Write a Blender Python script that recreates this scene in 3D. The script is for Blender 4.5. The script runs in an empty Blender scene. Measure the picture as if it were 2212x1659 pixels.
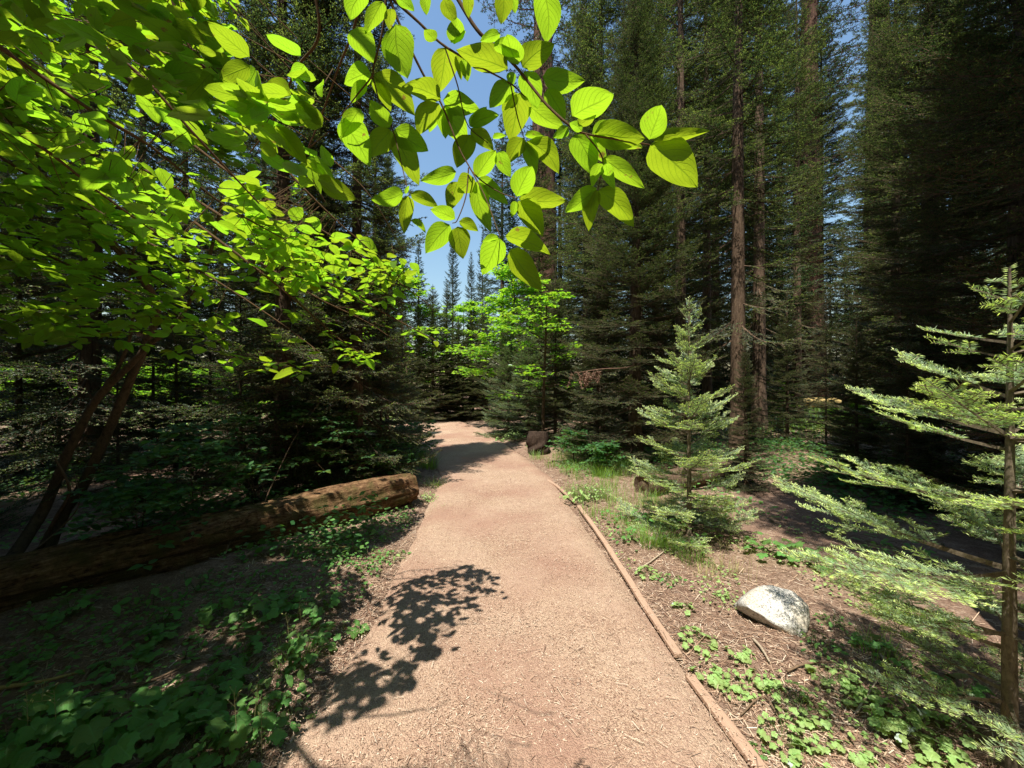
import bpy, math, random
import numpy as np
from mathutils import Vector
from mathutils.noise import noise as pnoise, fractal

R = math.radians
sc = bpy.context.scene
col = sc.collection

# ------------------------------------------------------------------ camera, sky, sun, exposure
CAMZ, FPX, CX, CY = 1.5, 831.0, 1106.0, 829.5      # eye height; focal length in pixels of a 2212 px wide view
cam_d = bpy.data.cameras.new('camera')
cam = bpy.data.objects.new('camera', cam_d)
col.objects.link(cam)
cam.location = (0, 0, CAMZ)
cam.rotation_euler = (R(90), 0, 0)
cam_d.sensor_width = 36
cam_d.lens = 36 * FPX / 2212
cam_d.clip_start = 0.02
cam_d.clip_end = 500
sc.camera = cam

SH = Vector((0.20, 0.385))                          # metres a shadow runs per metre of height
to_sun = Vector((-SH.x, -SH.y, 1)).normalized()
world = bpy.data.worlds.new('World')
sc.world = world
world.use_nodes = True
wn = world.node_tree
sky = wn.nodes.new('ShaderNodeTexSky')
sky.sky_type = 'NISHITA'
sky.sun_disc = False
sky.sun_elevation = math.asin(to_sun.z)
sky.sun_rotation = math.atan2(to_sun.x, to_sun.y)
sky.altitude = 0
sky.air_density = 2.0
sky.dust_density = 0.5
sky.ozone_density = 7
bg = wn.nodes['Background']
bg.inputs['Strength'].default_value = 0.10
wn.links.new(sky.outputs[0], bg.inputs['Color'])
sun_d = bpy.data.lights.new('sun', 'SUN')
sun_d.energy = 5.0
sun_d.angle = R(0.5)
sun_d.color = (1.0, 0.95, 0.86)
sun = bpy.data.objects.new('sun', sun_d)
col.objects.link(sun)
sun.rotation_euler = to_sun.to_track_quat('Z', 'Y').to_euler()
sc.view_settings.view_transform = 'Standard'
sc.view_settings.look = 'None'
sc.view_settings.gamma = 1
sc.view_settings.exposure = 0.78
sc.render.engine = 'CYCLES'
cy = sc.cycles
cy.max_bounces = 6
cy.diffuse_bounces = 4
cy.glossy_bounces = 2
cy.transmission_bounces = 4
cy.transparent_max_bounces = 4
cy.caustics_reflective = False
cy.caustics_refractive = False
cy.sample_clamp_indirect = 6
cy.use_adaptive_sampling = True
cy.adaptive_threshold = 0.012
cy.use_denoising = True
cy.denoising_prefilter = 'NONE'

# ------------------------------------------------------------------ helpers
def ray(px, py):
    return np.array([(px - CX) / FPX, 1.0, (CY - py) / FPX])

def at(px, py, D):
    r = ray(px, py)
    return np.array([r[0] * D, D, CAMZ + r[2] * D])

def gnd(px, py, z=0.0):
    D = (CAMZ - z) * FPX / (py - CY)
    return np.array([(px - CX) / FPX * D, D, z])

def col_at(px, D):
    return ((px - CX) / FPX * D, D)

def nrm(a):
    a = np.asarray(a, float)
    return a / np.maximum(np.linalg.norm(a, axis=-1, keepdims=True), 1e-9)

class MB:
    """Collects vertices and faces; build() links them as ONE mesh object."""
    def __init__(s):
        s.v, s.f, s.n, s.uv, s.age, s.mi = [], [], 0, [], [], []
    def add(s, V, F, uv=None, age=0.0, mi=0):
        V = np.asarray(V, float).reshape(-1, 3)
        F = np.asarray(F, int)
        s.v.append(V); s.f.append(F + s.n); s.n += len(V)
        s.uv.append(np.zeros((len(V), 2)) if uv is None else np.asarray(uv, float).reshape(-1, 2))
        s.age.append(np.broadcast_to(np.asarray(age, float), (len(V),)))
        s.mi.append(np.full(len(F), mi))
    def mesh(s, name, mats, smooth=True):
        me = bpy.data.meshes.new(name)
        if not s.v:
            return me
        V = np.concatenate(s.v)
        me.vertices.add(len(V))
        me.vertices.foreach_set('co', V.astype(np.float32).ravel())
        lv = np.concatenate([f.ravel() for f in s.f])
        ls = np.concatenate([np.full(len(f), f.shape[1]) for f in s.f])
        st = np.concatenate([[0], np.cumsum(ls)[:-1]])
        me.loops.add(len(lv)); me.loops.foreach_set('vertex_index', lv.astype(np.int32))
        me.polygons.add(len(ls))
        me.polygons.foreach_set('loop_start', st.astype(np.int32))
        me.polygons.foreach_set('loop_total', ls.astype(np.int32))
        me.polygons.foreach_set('material_index', np.concatenate(s.mi).astype(np.int32))
        me.polygons.foreach_set('use_smooth', np.full(len(ls), smooth))
        ul = me.uv_layers.new(name='UVMap')
        ul.data.foreach_set('uv', np.concatenate(s.uv)[lv].astype(np.float32).ravel())
        a = me.attributes.new('age', 'FLOAT', 'POINT')
        a.data.foreach_set('value', np.concatenate(s.age).astype(np.float32))
        me.update(calc_edges=True)
        for m in (mats if isinstance(mats, (list, tuple)) else [mats]):
            me.materials.append(m)
        return me
    def build(s, name, mats, parent=None, smooth=True, loc=None):
        return link(name, s.mesh(name, mats, smooth), parent, loc)

def link(name, me, parent=None, loc=None):
    o = bpy.data.objects.new(name, me)
    col.objects.link(o)
    if parent is not None:
        o.parent = parent
    if loc is not None:
        o.location = loc
    return o

def tag(o, label=None, cat=None, group=None, kind=None):
    if label: o['label'] = label
    if cat: o['category'] = cat
    if group: o['group'] = group
    if kind: o['kind'] = kind
    return o

def thing(name, label, cat, loc=(0, 0, 0), rz=0.0, scale=1.0, group=None):
    o = bpy.data.objects.new(name, None)
    col.objects.link(o)
    o.empty_display_size = 0.2
    o.location = loc
    o.rotation_euler = (0, 0, rz)
    o.scale = (scale,) * 3 if not isinstance(scale, tuple) else scale
    return tag(o, label, cat, group)

def tube(mb, P, rad, n=8, mi=0, cap=True, rough=0.0, seed=0, age=0.0):
    """A tapered tube along the points P."""
    P = np.asarray(P, float); K = len(P)
    rad = np.broadcast_to(np.asarray(rad, float), (K,))
    T = nrm(np.gradient(P, axis=0))
    ref = np.array([0, 0, 1.0]) if abs(T[0][2]) < 0.8 else np.array([1.0, 0, 0])
    A = nrm(np.cross(T, ref)); B = np.cross(T, A)
    th = np.linspace(0, 2 * math.pi, n, endpoint=False)
    rr = rad[:, None] * np.ones((K, n))
    if rough:
        rg = np.random.default_rng(seed)
        lob = rg.normal(0, 1, n)
        rr = rr * (1 + rough * (0.6 * lob[None, :] + 0.6 * rg.normal(0, 1, (K, n))))
    V = P[:, None, :] + rr[..., None] * (np.cos(th)[None, :, None] * A[:, None, :] + np.sin(th)[None, :, None] * B[:, None, :])
    i = np.arange(K - 1)[:, None] * n; j = np.arange(n)[None, :]; j2 = (j + 1) % n
    F = np.stack([i + j, i + j2, i + n + j2, i + n + j], -1).reshape(-1, 4)
    ln = np.concatenate([[0], np.cumsum(np.linalg.norm(np.diff(P, axis=0), axis=1))])
    uv = np.stack([np.broadcast_to(th / 6.2832, (K, n)), np.broadcast_to(ln[:, None], (K, n))], -1)
    mb.add(V.reshape(-1, 3), F, uv.reshape(-1, 2), age, mi)
    if cap:
        mb.add(np.vstack([V[-1], P[-1:] + T[-1:] * rad[-1] * 0.3]), np.stack([np.arange(n), (np.arange(n) + 1) % n, np.full(n, n)], -1), None, age, mi)
        mb.add(np.vstack([V[0], P[:1]]), np.stack([(np.arange(n) + 1) % n, np.arange(n), np.full(n, n)], -1), None, age, mi)

def prisms(mb, P0, P1, r0, r1, mi=0, age=0.0):
    """Many thin three-sided twigs at once."""
    P0 = np.asarray(P0, float); P1 = np.asarray(P1, float); N = len(P0)
    if N == 0: return
    r0 = np.broadcast_to(r0, (N,)); r1 = np.broadcast_to(r1, (N,))
    T = nrm(P1 - P0)
    A = nrm(np.cross(T, np.where(np.abs(T[:, 2:3]) < 0.9, [[0, 0, 1.0]], [[1.0, 0, 0]]))); B = np.cross(T, A)
    V = np.zeros((N, 6, 3))
    for k in range(3):
        d = math.cos(k * 2.094) * A + math.sin(k * 2.094) * B
        V[:, k] = P0 + d * r0[:, None]; V[:, 3 + k] = P1 + d * r1[:, None]
    b = (np.arange(N) * 6)[:, None, None]
    F = (b + np.array([[0, 1, 4, 3], [1, 2, 5, 4], [2, 0, 3, 5]])[None]).reshape(-1, 4)
    mb.add(V.reshape(-1, 3), F, None, np.repeat(np.broadcast_to(age, (N,)), 6), mi)

def smooth_path(P, n):
    """Catmull-Rom through the points."""
    P = np.asarray(P, float)
    Q = np.vstack([2 * P[0] - P[1], P, 2 * P[-1] - P[-2]])
    out = []
    S = len(P) - 1
    for t in np.linspace(0, S - 1e-6, n):
        i = int(t); u = t - i
        a, b, c, d = Q[i], Q[i + 1], Q[i + 2], Q[i + 3]
        out.append(0.5 * (2 * b + (c - a) * u + (2 * a - 5 * b + 4 * c - d) * u * u + (3 * b - a - 3 * c + d) * u ** 3))
    return np.array(out)

# ------------------------------------------------------------------ materials
class NT:
    def __init__(s, name):
        s.m = bpy.data.materials.new(name); s.m.use_nodes = True
        s.t = s.m.node_tree; s.t.nodes.clear()
        s.out = s.n('OutputMaterial')
    def n(s, typ, **kw):
        nd = s.t.nodes.new('ShaderNode' + typ)
        for k, v in kw.items():
            if k in nd.inputs: s.set(nd, k, v)
            else: setattr(nd, k, v)
        return nd
    def set(s, nd, k, v):
        if hasattr(v, 'is_output') or isinstance(v, bpy.types.NodeSocket): s.t.links.new(v, nd.inputs[k])
        else: nd.inputs[k].default_value = v
    def link(s, a, b): s.t.links.new(a, b)
    def math(s, op, a, b=0.0, clamp=False):
        nd = s.t.nodes.new('ShaderNodeMath'); nd.operation = op; nd.use_clamp = clamp
        for i, v in enumerate((a, b)):
            if isinstance(v, bpy.types.NodeSocket): s.t.links.new(v, nd.inputs[i])
            else: nd.inputs[i].default_value = v
        return nd.outputs[0]
    def mix(s, fac, a, b, mode='MIX'):
        nd = s.t.nodes.new('ShaderNodeMix'); nd.data_type = 'RGBA'; nd.blend_type = mode
        for i, v in ((0, fac), (6, a), (7, b)):
            if isinstance(v, bpy.types.NodeSocket): s.t.links.new(v, nd.inputs[i])
            else: nd.inputs[i].default_value = v if not isinstance(v, tuple) else (*v, 1)[:4]
        return nd.outputs[2]
    def ramp(s, fac, stops):
        nd = s.t.nodes.new('ShaderNodeValToRGB')
        el = nd.color_ramp.elements
        while len(el) < len(stops): el.new(0.5)
        for e, (p, c) in zip(el, stops): e.position = p; e.color = (*c, 1)
        s.t.links.new(fac, nd.inputs[0]); return nd.outputs[0]
    def noise(s, vec, scale, detail=4, rough=0.55, dist=0.0):
        nd = s.t.nodes.new('ShaderNodeTexNoise')
        nd.inputs['Scale'].default_value = scale; nd.inputs['Detail'].default_value = detail
        nd.inputs['Roughness'].default_value = rough; nd.inputs['Distortion'].default_value = dist
        if vec is not None: s.t.links.new(vec, nd.inputs['Vector'])
        return nd.outputs[0]
    def mapping(s, vec, scale):
        nd = s.t.nodes.new('ShaderNodeMapping'); nd.inputs['Scale'].default_value = scale
        s.t.links.new(vec, nd.inputs['Vector']); return nd.outputs[0]
    def bump(s, h, strength=0.5, dist=0.02):
        nd = s.t.nodes.new('ShaderNodeBump'); nd.inputs['Strength'].default_value = strength
        nd.inputs['Distance'].default_value = dist; s.t.links.new(h, nd.inputs['Height']); return nd.outputs[0]
    def principled(s, base, rough=0.8, normal=None, spec=0.3):
        nd = s.t.nodes.new('ShaderNodeBsdfPrincipled')
        s.set(nd, 'Base Color', base if isinstance(base, bpy.types.NodeSocket) else (*base, 1))
        s.set(nd, 'Roughness', rough); nd.inputs['Specular IOR Level'].default_value = spec
        if normal is not None: s.t.links.new(normal, nd.inputs['Normal'])
        return nd.outputs[0]
    def finish(s, sh):
        s.t.links.new(sh, s.out.inputs['Surface']); return s.m

def leaf_mat(name, refl, trans, veins=False, spread=0.25, gloss=0.35, rough=0.42):
    """Thin leaf: reflects on the lit side, glows yellow-green when lit from behind."""
    t = NT(name)
    rnd = t.n('NewGeometry').outputs['Random Per Island']
    hsv = t.n('HueSaturation'); hsv.inputs['Color'].default_value = (*refl, 1)
    t.link(t.math('ADD', t.math('MULTIPLY', rnd, 0.035), 0.483), hsv.inputs['Hue'])
    t.link(t.math('ADD', t.math('MULTIPLY', rnd, spread * 2), 1 - spread), hsv.inputs['Value'])
    hs2 = t.n('HueSaturation'); hs2.inputs['Color'].default_value = (*trans, 1)
    t.link(t.math('ADD', t.math('MULTIPLY', rnd, 0.045), 0.472), hs2.inputs['Hue'])
    t.link(t.math('ADD', t.math('MULTIPLY', rnd, spread * 1.6), 1 - spread), hs2.inputs['Value'])
    rc, tc = hsv.outputs[0], hs2.outputs[0]
    nm = None
    if veins:
        uv = t.n('UVMap').outputs[0]
        sep = t.n('SeparateXYZ'); t.link(uv, sep.inputs[0])
        u, v = sep.outputs[0], sep.outputs[1]
        av = t.math('ABSOLUTE', t.math('SUBTRACT', v, 0.5))          # 0 on the midrib, 0.5 on the edge
        arc = t.math('SUBTRACT', u, t.math('ADD', t.math('MULTIPLY', av, 0.55), t.math('MULTIPLY', t.math('MULTIPLY', av, av), 0.9)))
        ph = t.math('FRACT', t.math('MULTIPLY', t.math('ADD', arc, 1.0), 7.0))
        tri = t.math('ABSOLUTE', t.math('SUBTRACT', ph, 0.5))
        lat = t.math('SUBTRACT', 1.0, t.math('MULTIPLY', tri, 9.0), clamp=True)
        mid = t.math('SUBTRACT', 1.0, t.math('MULTIPLY', av, 30.0), clamp=True)
        net = t.noise(t.mapping(uv, (22, 14, 1)), 2.0, 3, 0.6)
        vein = t.math('MAXIMUM', t.math('MULTIPLY', lat, 0.6), mid, clamp=True)
        tc = t.mix(t.math('MULTIPLY', vein, 0.8), tc, tuple(c * 0.4 for c in trans))
        tc = t.mix(0.5, tc, t.ramp(net, [(0.3, (0.72, 0.78, 0.7)), (0.7, (1, 1, 1))]), 'MULTIPLY')
        rc = t.mix(t.math('MULTIPLY', vein, 0.4), rc, tuple(min(1, c * 2.2 + 0.02) for c in refl))
        spot = t.ramp(t.noise(t.n('TexCoord').outputs['Object'], 62, 3, 0.5), [(0.69, (0, 0, 0)), (0.73, (0.85, 0.85, 0.85))])
        tc = t.mix(spot, tc, (0.16, 0.09, 0.02)); rc = t.mix(spot, rc, (0.10, 0.06, 0.025))
        nm = t.bump(t.math('ADD', vein, t.math('MULTIPLY', net, 0.5)), 0.35, 0.002)
    d = t.n('BsdfDiffuse'); t.link(rc, d.inputs['Color'])
    tr = t.n('BsdfTranslucent'); t.link(tc, tr.inputs['Color'])
    ad = t.n('AddShader'); t.link(d.outputs[0], ad.inputs[0]); t.link(tr.outputs[0], ad.inputs[1])
    g = t.n('BsdfGlossy'); g.inputs['Roughness'].default_value = rough; g.inputs['Color'].default_value = (0.8, 0.85, 0.9, 1)
    if nm:
        for nd in (d, tr, g): t.link(nm, nd.inputs['Normal'])
    fr = t.n('Fresnel'); fr.inputs['IOR'].default_value = 1.38
    mx = t.n('MixShader'); t.link(t.math('MULTIPLY', fr.outputs[0], gloss), mx.inputs[0])
    t.link(ad.outputs[0], mx.inputs[1]); t.link(g.outputs[0], mx.inputs[2])
    return t.finish(mx.outputs[0])

def needle_mat(name, old, new, trans=0.35, gloss=0.06):
    """Needles: old growth dark, new growth at the shoot tips (the age attribute) light."""
    t = NT(name)
    age = t.n('Attribute', attribute_name='age').outputs['Fac']
    rnd = t.n('NewGeometry').outputs['Random Per Island']
    c = t.mix(age, old, new)
    hsv = t.n('HueSaturation'); t.link(c, hsv.inputs['Color'])
    t.link(t.math('ADD', t.math('MULTIPLY', rnd, 0.6), 0.7), hsv.inputs['Value'])
    d = t.n('BsdfDiffuse'); t.link(hsv.outputs[0], d.inputs['Color'])
    tr = t.n('BsdfTranslucent')
    t.link(t.mix(1.0, hsv.outputs[0], (1.1 * trans / 0.35, 1.2 * trans / 0.35, 0.5), 'MULTIPLY'), tr.inputs['Color'])
    ad = t.n('AddShader'); t.link(d.outputs[0], ad.inputs[0]); t.link(tr.outputs[0], ad.inputs[1])
    g = t.n('BsdfGlossy'); g.inputs['Roughness'].default_value = 0.6
    fr = t.n('Fresnel'); fr.inputs['IOR'].default_value = 1.4
    mx = t.n('MixShader'); t.link(t.math('MULTIPLY', fr.outputs[0], gloss), mx.inputs[0])
    t.link(ad.outputs[0], mx.inputs[1]); t.link(g.outputs[0], mx.inputs[2])
    return t.finish(mx.outputs[0])

def bark_mat(name, dark, light, scale=6.0, stretch=0.25, bump=0.8, dist=0.03):
    t = NT(name)
    co = t.n('TexCoord').outputs['Object']
    mp = t.mapping(co, (scale, scale, scale * stretch))
    a = t.noise(mp, 3.0, 6, 0.65, 0.6)
    b = t.noise(mp, 14.0, 4, 0.6)
    h = t.math('ADD', a, t.math('MULTIPLY', b, 0.35))
    c = t.ramp(h, [(0.45, dark), (0.62, tuple(0.5 * (x + y) for x, y in zip(dark, light))), (0.85, light)])
    return t.finish(t.principled(c, 0.9, t.bump(h, bump, dist), 0.15))

def island_mat(name, stops, rough=0.85, spec=0.2):
    t = NT(name)
    rnd = t.n('NewGeometry').outputs['Random Per Island']
    return t.finish(t.principled(t.ramp(rnd, stops), rough, None, spec))

M = {}
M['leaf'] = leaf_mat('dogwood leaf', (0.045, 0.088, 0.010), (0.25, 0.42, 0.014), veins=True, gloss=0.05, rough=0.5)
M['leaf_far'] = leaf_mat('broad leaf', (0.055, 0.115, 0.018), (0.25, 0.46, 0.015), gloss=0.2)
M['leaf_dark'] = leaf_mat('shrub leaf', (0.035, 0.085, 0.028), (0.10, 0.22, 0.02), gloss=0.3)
M['weed'] = leaf_mat('weed leaf', (0.075, 0.165, 0.040), (0.14, 0.28, 0.03), veins=True, gloss=0.5)
M['weed_pale'] = leaf_mat('pale weed leaf', (0.19, 0.28, 0.09), (0.22, 0.32, 0.05), veins=True, gloss=0.5)
M['weed_yellow'] = leaf_mat('yellowing leaf', (0.42, 0.34, 0.04), (0.5, 0.4, 0.03), veins=True)
M['weed_white'] = leaf_mat('pale leaf underside', (0.36, 0.42, 0.36), (0.12, 0.18, 0.06), veins=True)
M['dry_leaf'] = leaf_mat('withered leaf', (0.30, 0.20, 0.09), (0.30, 0.18, 0.06), veins=True)
M['bract'] = leaf_mat('white bract', (0.62, 0.58, 0.40), (0.45, 0.40, 0.22))
M['grass'] = leaf_mat('grass blade', (0.12, 0.21, 0.04), (0.20, 0.32, 0.03), gloss=0.4)
M['dry_grass'] = leaf_mat('dry grass stalk', (0.28, 0.26, 0.11), (0.2, 0.18, 0.06))
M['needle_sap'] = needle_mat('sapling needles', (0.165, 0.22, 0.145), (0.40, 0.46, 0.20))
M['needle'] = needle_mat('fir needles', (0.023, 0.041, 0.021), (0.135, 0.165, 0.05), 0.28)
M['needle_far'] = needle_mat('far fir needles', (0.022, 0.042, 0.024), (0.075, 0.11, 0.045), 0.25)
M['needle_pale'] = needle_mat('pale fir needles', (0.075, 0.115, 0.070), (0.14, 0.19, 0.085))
M['needle_dead'] = island_mat('dead needles', [(0, (0.13, 0.075, 0.05)), (1, (0.29, 0.17, 0.115))])
M['bark'] = bark_mat('fir bark', (0.035, 0.022, 0.014), (0.17, 0.115, 0.075))
M['bark_sap'] = bark_mat('sapling bark', (0.06, 0.045, 0.03), (0.20, 0.16, 0.11), 20, 0.5, 0.4, 0.004)
M['bark_red'] = bark_mat('sequoia bark', (0.05, 0.026, 0.018), (0.20, 0.11, 0.07), 2.2, 0.08, 1.0, 0.15)
M['bark_dog'] = bark_mat('dogwood bark', (0.045, 0.032, 0.022), (0.15, 0.105, 0.065), 12, 0.5, 0.5, 0.01)
M['twig'] = bark_mat('dogwood twig', (0.05, 0.028, 0.014), (0.13, 0.08, 0.035), 40, 0.5, 0.3, 0.001)
M['stem'] = leaf_mat('green stem', (0.10, 0.15, 0.04), (0.05, 0.08, 0.02))

def ground_mats():
    # forest floor: brown duff of needles and crumbled bark
    t = NT('forest floor')
    co = t.n('TexCoord').outputs['Object']
    a = t.noise(co, 1.1, 5, 0.6); b = t.noise(co, 9, 6, 0.7); c = t.noise(co, 70, 5, 0.75)
    base = t.ramp(t.math('ADD', t.math('MULTIPLY', b, 0.5), t.math('MULTIPLY', c, 0.5)),
                  [(0.36, (0.11, 0.068, 0.047)), (0.5, (0.27, 0.178, 0.125)), (0.62, (0.47, 0.35, 0.26))])
    base = t.mix(t.ramp(a, [(0.42, (0, 0, 0)), (0.6, (0.5, 0.5, 0.5))]), base, (0.21, 0.125, 0.09))
    M['floor'] = t.finish(t.principled(base, 0.95, t.bump(t.math('ADD', b, c), 0.9, 0.02), 0.1))
    # trail: packed wood chips, finer and paler along the trodden middle
    t = NT('wood chip trail')
    co = t.n('TexCoord').outputs['Object']
    big = t.noise(co, 1.6, 4, 0.6, 0.3)
    mid = t.noise(co, 16, 5, 0.65)
    vo = t.n('TexVoronoi'); vo.inputs['Scale'].default_value = 210
    t.link(t.mapping(co, (1, 0.62, 1)), vo.inputs['Vector'])
    sp = t.n('SeparateColor'); t.link(vo.outputs['Color'], sp.inputs[0])
    chip = t.ramp(sp.outputs[0], [(0.0, (0.20, 0.118, 0.08)), (0.3, (0.33, 0.215, 0.15)), (0.65, (0.46, 0.32, 0.215)), (1.0, (0.60, 0.45, 0.32))])
    dust = t.ramp(mid, [(0.35, (0.41, 0.275, 0.20)), (0.65, (0.52, 0.375, 0.27))])
    base = t.mix(t.ramp(big, [(0.35, (0.1, 0.1, 0.1)), (0.62, (0.65, 0.65, 0.65))]), chip, dust)
    base = t.mix(t.ramp(t.noise(co, 0.9, 3, 0.5), [(0.42, (0, 0, 0)), (0.62, (0.75, 0.75, 0.75))]), base, (0.34, 0.195, 0.14))
    h = t.math('ADD', t.math('MULTIPLY', vo.outputs['Distance'], -1.2), t.math('MULTIPLY', mid, 0.8))
    M['trail'] = t.finish(t.principled(base, 0.95, t.bump(h, 0.8, 0.008), 0.1))
    M['chips'] = island_mat('wood chips', [(0.0, (0.16, 0.09, 0.06)), (0.25, (0.31, 0.19, 0.125)), (0.6, (0.47, 0.335, 0.235)), (0.92, (0.58, 0.45, 0.33)), (1.0, (0.68, 0.57, 0.45))])
    M['litter'] = island_mat('needle litter', [(0.0, (0.09, 0.05, 0.035)), (0.3, (0.24, 0.14, 0.09)), (0.65, (0.42, 0.28, 0.19)), (0.9, (0.54, 0.41, 0.29)), (1.0, (0.66, 0.56, 0.44))])
    # weathered plank
    t = NT('weathered board')
    co = t.n('TexCoord').outputs['UV']
    g = t.noise(t.mapping(co, (30, 2.0, 1)), 2.0, 6, 0.7, 0.4)
    c2 = t.noise(t.mapping(co, (4, 2, 1)), 4, 5, 0.6)
    base = t.ramp(g, [(0.3, (0.24, 0.135, 0.09)), (0.5, (0.41, 0.255, 0.175)), (0.75, (0.52, 0.36, 0.26))])
    base = t.mix(t.ramp(c2, [(0.5, (0, 0, 0)), (0.66, (0.7, 0.7, 0.7))]), base, (0.46, 0.32, 0.215))
    base = t.mix(0.45, base, (0.40, 0.28, 0.195))
    M['board'] = t.finish(t.principled(base, 0.85, t.bump(g, 0.6, 0.004), 0.2))
    # rotten log: fibrous orange brown wood with dark cracks and a little moss
    t = NT('rotten log wood')
    co = t.n('TexCoord').outputs['UV']
    g = t.math('ADD', t.math('MULTIPLY', t.noise(t.mapping(co, (18, 2.2, 1)), 2.2, 7, 0.7, 1.4), 0.62), t.math('MULTIPLY', t.noise(t.mapping(co, (9, 7, 1)), 3.0, 6, 0.7, 0.8), 0.38))
    p = t.noise(t.mapping(co, (3, 2.5, 1)), 2.0, 4, 0.6)
    base = t.ramp(g, [(0.40, (0.04, 0.02, 0.011)), (0.47, (0.14, 0.075, 0.038)), (0.56, (0.26, 0.155, 0.078)), (0.68, (0.40, 0.28, 0.17))])
    base = t.mix(t.ramp(p, [(0.48, (0, 0, 0)), (0.62, (0.75, 0.75, 0.75))]), base, (0.10, 0.085, 0.03))
    M['log'] = t.finish(t.principled(base, 0.95, t.bump(g, 1.0, 0.05), 0.1))
    # granite
    t = NT('granite')
    co = t.n('TexCoord').outputs['Object']
    vo = t.n('TexVoronoi'); vo.inputs['Scale'].default_value = 170
    t.link(co, vo.inputs['Vector'])
    sp = t.n('SeparateColor'); t.link(vo.outputs['Color'], sp.inputs[0])
    a = t.noise(co, 60, 4, 0.7); b = t.noise(co, 5, 4, 0.6)
    base = t.ramp(sp.outputs[0], [(0.0, (0.13, 0.125, 0.115)), (0.14, (0.30, 0.285, 0.26)), (0.24, (0.46, 0.44, 0.40)), (1.0, (0.58, 0.56, 0.50))])
    base = t.mix(t.ramp(b, [(0.5, (0, 0, 0)), (0.68, (0.55, 0.55, 0.55))]), base, (0.56, 0.44, 0.25))
    base = t.mix(t.ramp(a, [(0.33, (0.6, 0.6, 0.6)), (0.45, (0, 0, 0))]), base, (0.22, 0.205, 0.18))
    M['granite'] = t.finish(t.principled(base, 0.8, t.bump(a, 0.8, 0.008), 0.3))
    M['stump'] = bark_mat('old stump wood', (0.014, 0.009, 0.007), (0.075, 0.05, 0.035), 8, 0.3)
    M['stick'] = bark_mat('bleached wood', (0.16, 0.11, 0.07), (0.50, 0.41, 0.30), 25, 0.25, 0.5, 0.003)
    M['stick_dark'] = bark_mat('fallen twig', (0.07, 0.045, 0.03), (0.24, 0.16, 0.10), 25, 0.3, 0.5, 0.003)
    M['stick_gold'] = bark_mat('barkless stick', (0.28, 0.19, 0.06), (0.52, 0.38, 0.15), 20, 0.25, 0.4, 0.003)
ground_mats()

# ------------------------------------------------------------------ ground and trail
EY = [-6, 1.5, 2.2, 3.4, 4.6, 6.2, 8, 10.4, 13, 16, 20]
EL = [-.95, -.95, -.9, -.93, -1.02, -1.13, -1.6, -2.35, -3.3, -5.2, -8.5]
ER = [1.02, .95, .9, .82, .73, .65, .25, -.35, -1.05, -2.2, -5.2]
def ledge(y): return np.interp(y, EY, EL)
def redge(y): return np.interp(y, EY, ER)
def vnoise(x, y, s, seed=0):
    return np.array([pnoise(Vector((a * s + seed * 17.3, b * s - seed * 5.1, seed * 3.7))) for a, b in zip(np.ravel(x), np.ravel(y))]).reshape(np.shape(x))
def gheight(x, y):
    x = np.asarray(x, float); y = np.asarray(y, float)
    out = np.maximum(ledge(y) - x, x - redge(y))          # > 0 outside the trail
    k = np.clip((out + 0.05) / 0.45, 0, 1)
    h = 0.05 * vnoise(x, y, 0.8, 1) + 0.025 * vnoise(x, y, 3.1, 2)
    far = np.clip((np.hypot(x, y) - 14) / 30, 0, 1) * 0.6 * vnoise(x, y, 0.06, 3)
    return -0.05 + k * (0.055 + h) + far * k

g1 = np.linspace(-1, 1, 221)
gx = np.sign(g1) * (np.abs(g1) * 6 + np.abs(g1) ** 5 * 74)
gy = gx + 3.0
GX, GY = np.meshgrid(gx, gy)
GZ = gheight(GX, GY)
ny, nx = GX.shape
ii = np.arange(ny - 1)[:, None] * nx + np.arange(nx - 1)[None, :]
mb = MB()
mb.add(np.stack([GX, GY, GZ], -1).reshape(-1, 3), np.stack([ii, ii + 1, ii + nx + 1, ii + nx], -1).reshape(-1, 4))
tag(mb.build('ground', M['floor']), kind='structure')

ty = np.concatenate([np.arange(-6, 1, 0.3), np.arange(1, 7, 0.06), np.arange(7, 20, 0.2)])
ts = np.linspace(0, 1, 29)
L_ = ledge(ty) + 0.05 * vnoise(ty, ty * 0, 2.1, 4) + 0.02 * vnoise(ty, ty * 0, 9, 5)
R_ = redge(ty) + 0.012 * vnoise(ty, ty * 0, 5, 6)
TX = L_[:, None] * (1 - ts) + R_[:, None] * ts
TY = np.repeat(ty[:, None], len(ts), 1)
edge = np.clip(np.minimum(ts, 1 - ts) / 0.06, 0, 1)
TZ = 0.004 + 0.012 * edge[None, :] * (1 + vnoise(TX, TY, 1.7, 7)) + 0.004 * vnoise(TX, TY, 9, 8) - 0.03 * (1 - edge[None, :])
mb = MB(); n_ = len(ts)
ii = np.arange(len(ty) - 1)[:, None] * n_ + np.arange(n_ - 1)[None, :]
mb.add(np.stack([TX, TY, TZ], -1).reshape(-1, 3), np.stack([ii, ii + 1, ii + n_ + 1, ii + n_], -1).reshape(-1, 4))
tag(mb.build('path', M['trail']), kind='structure')

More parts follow.
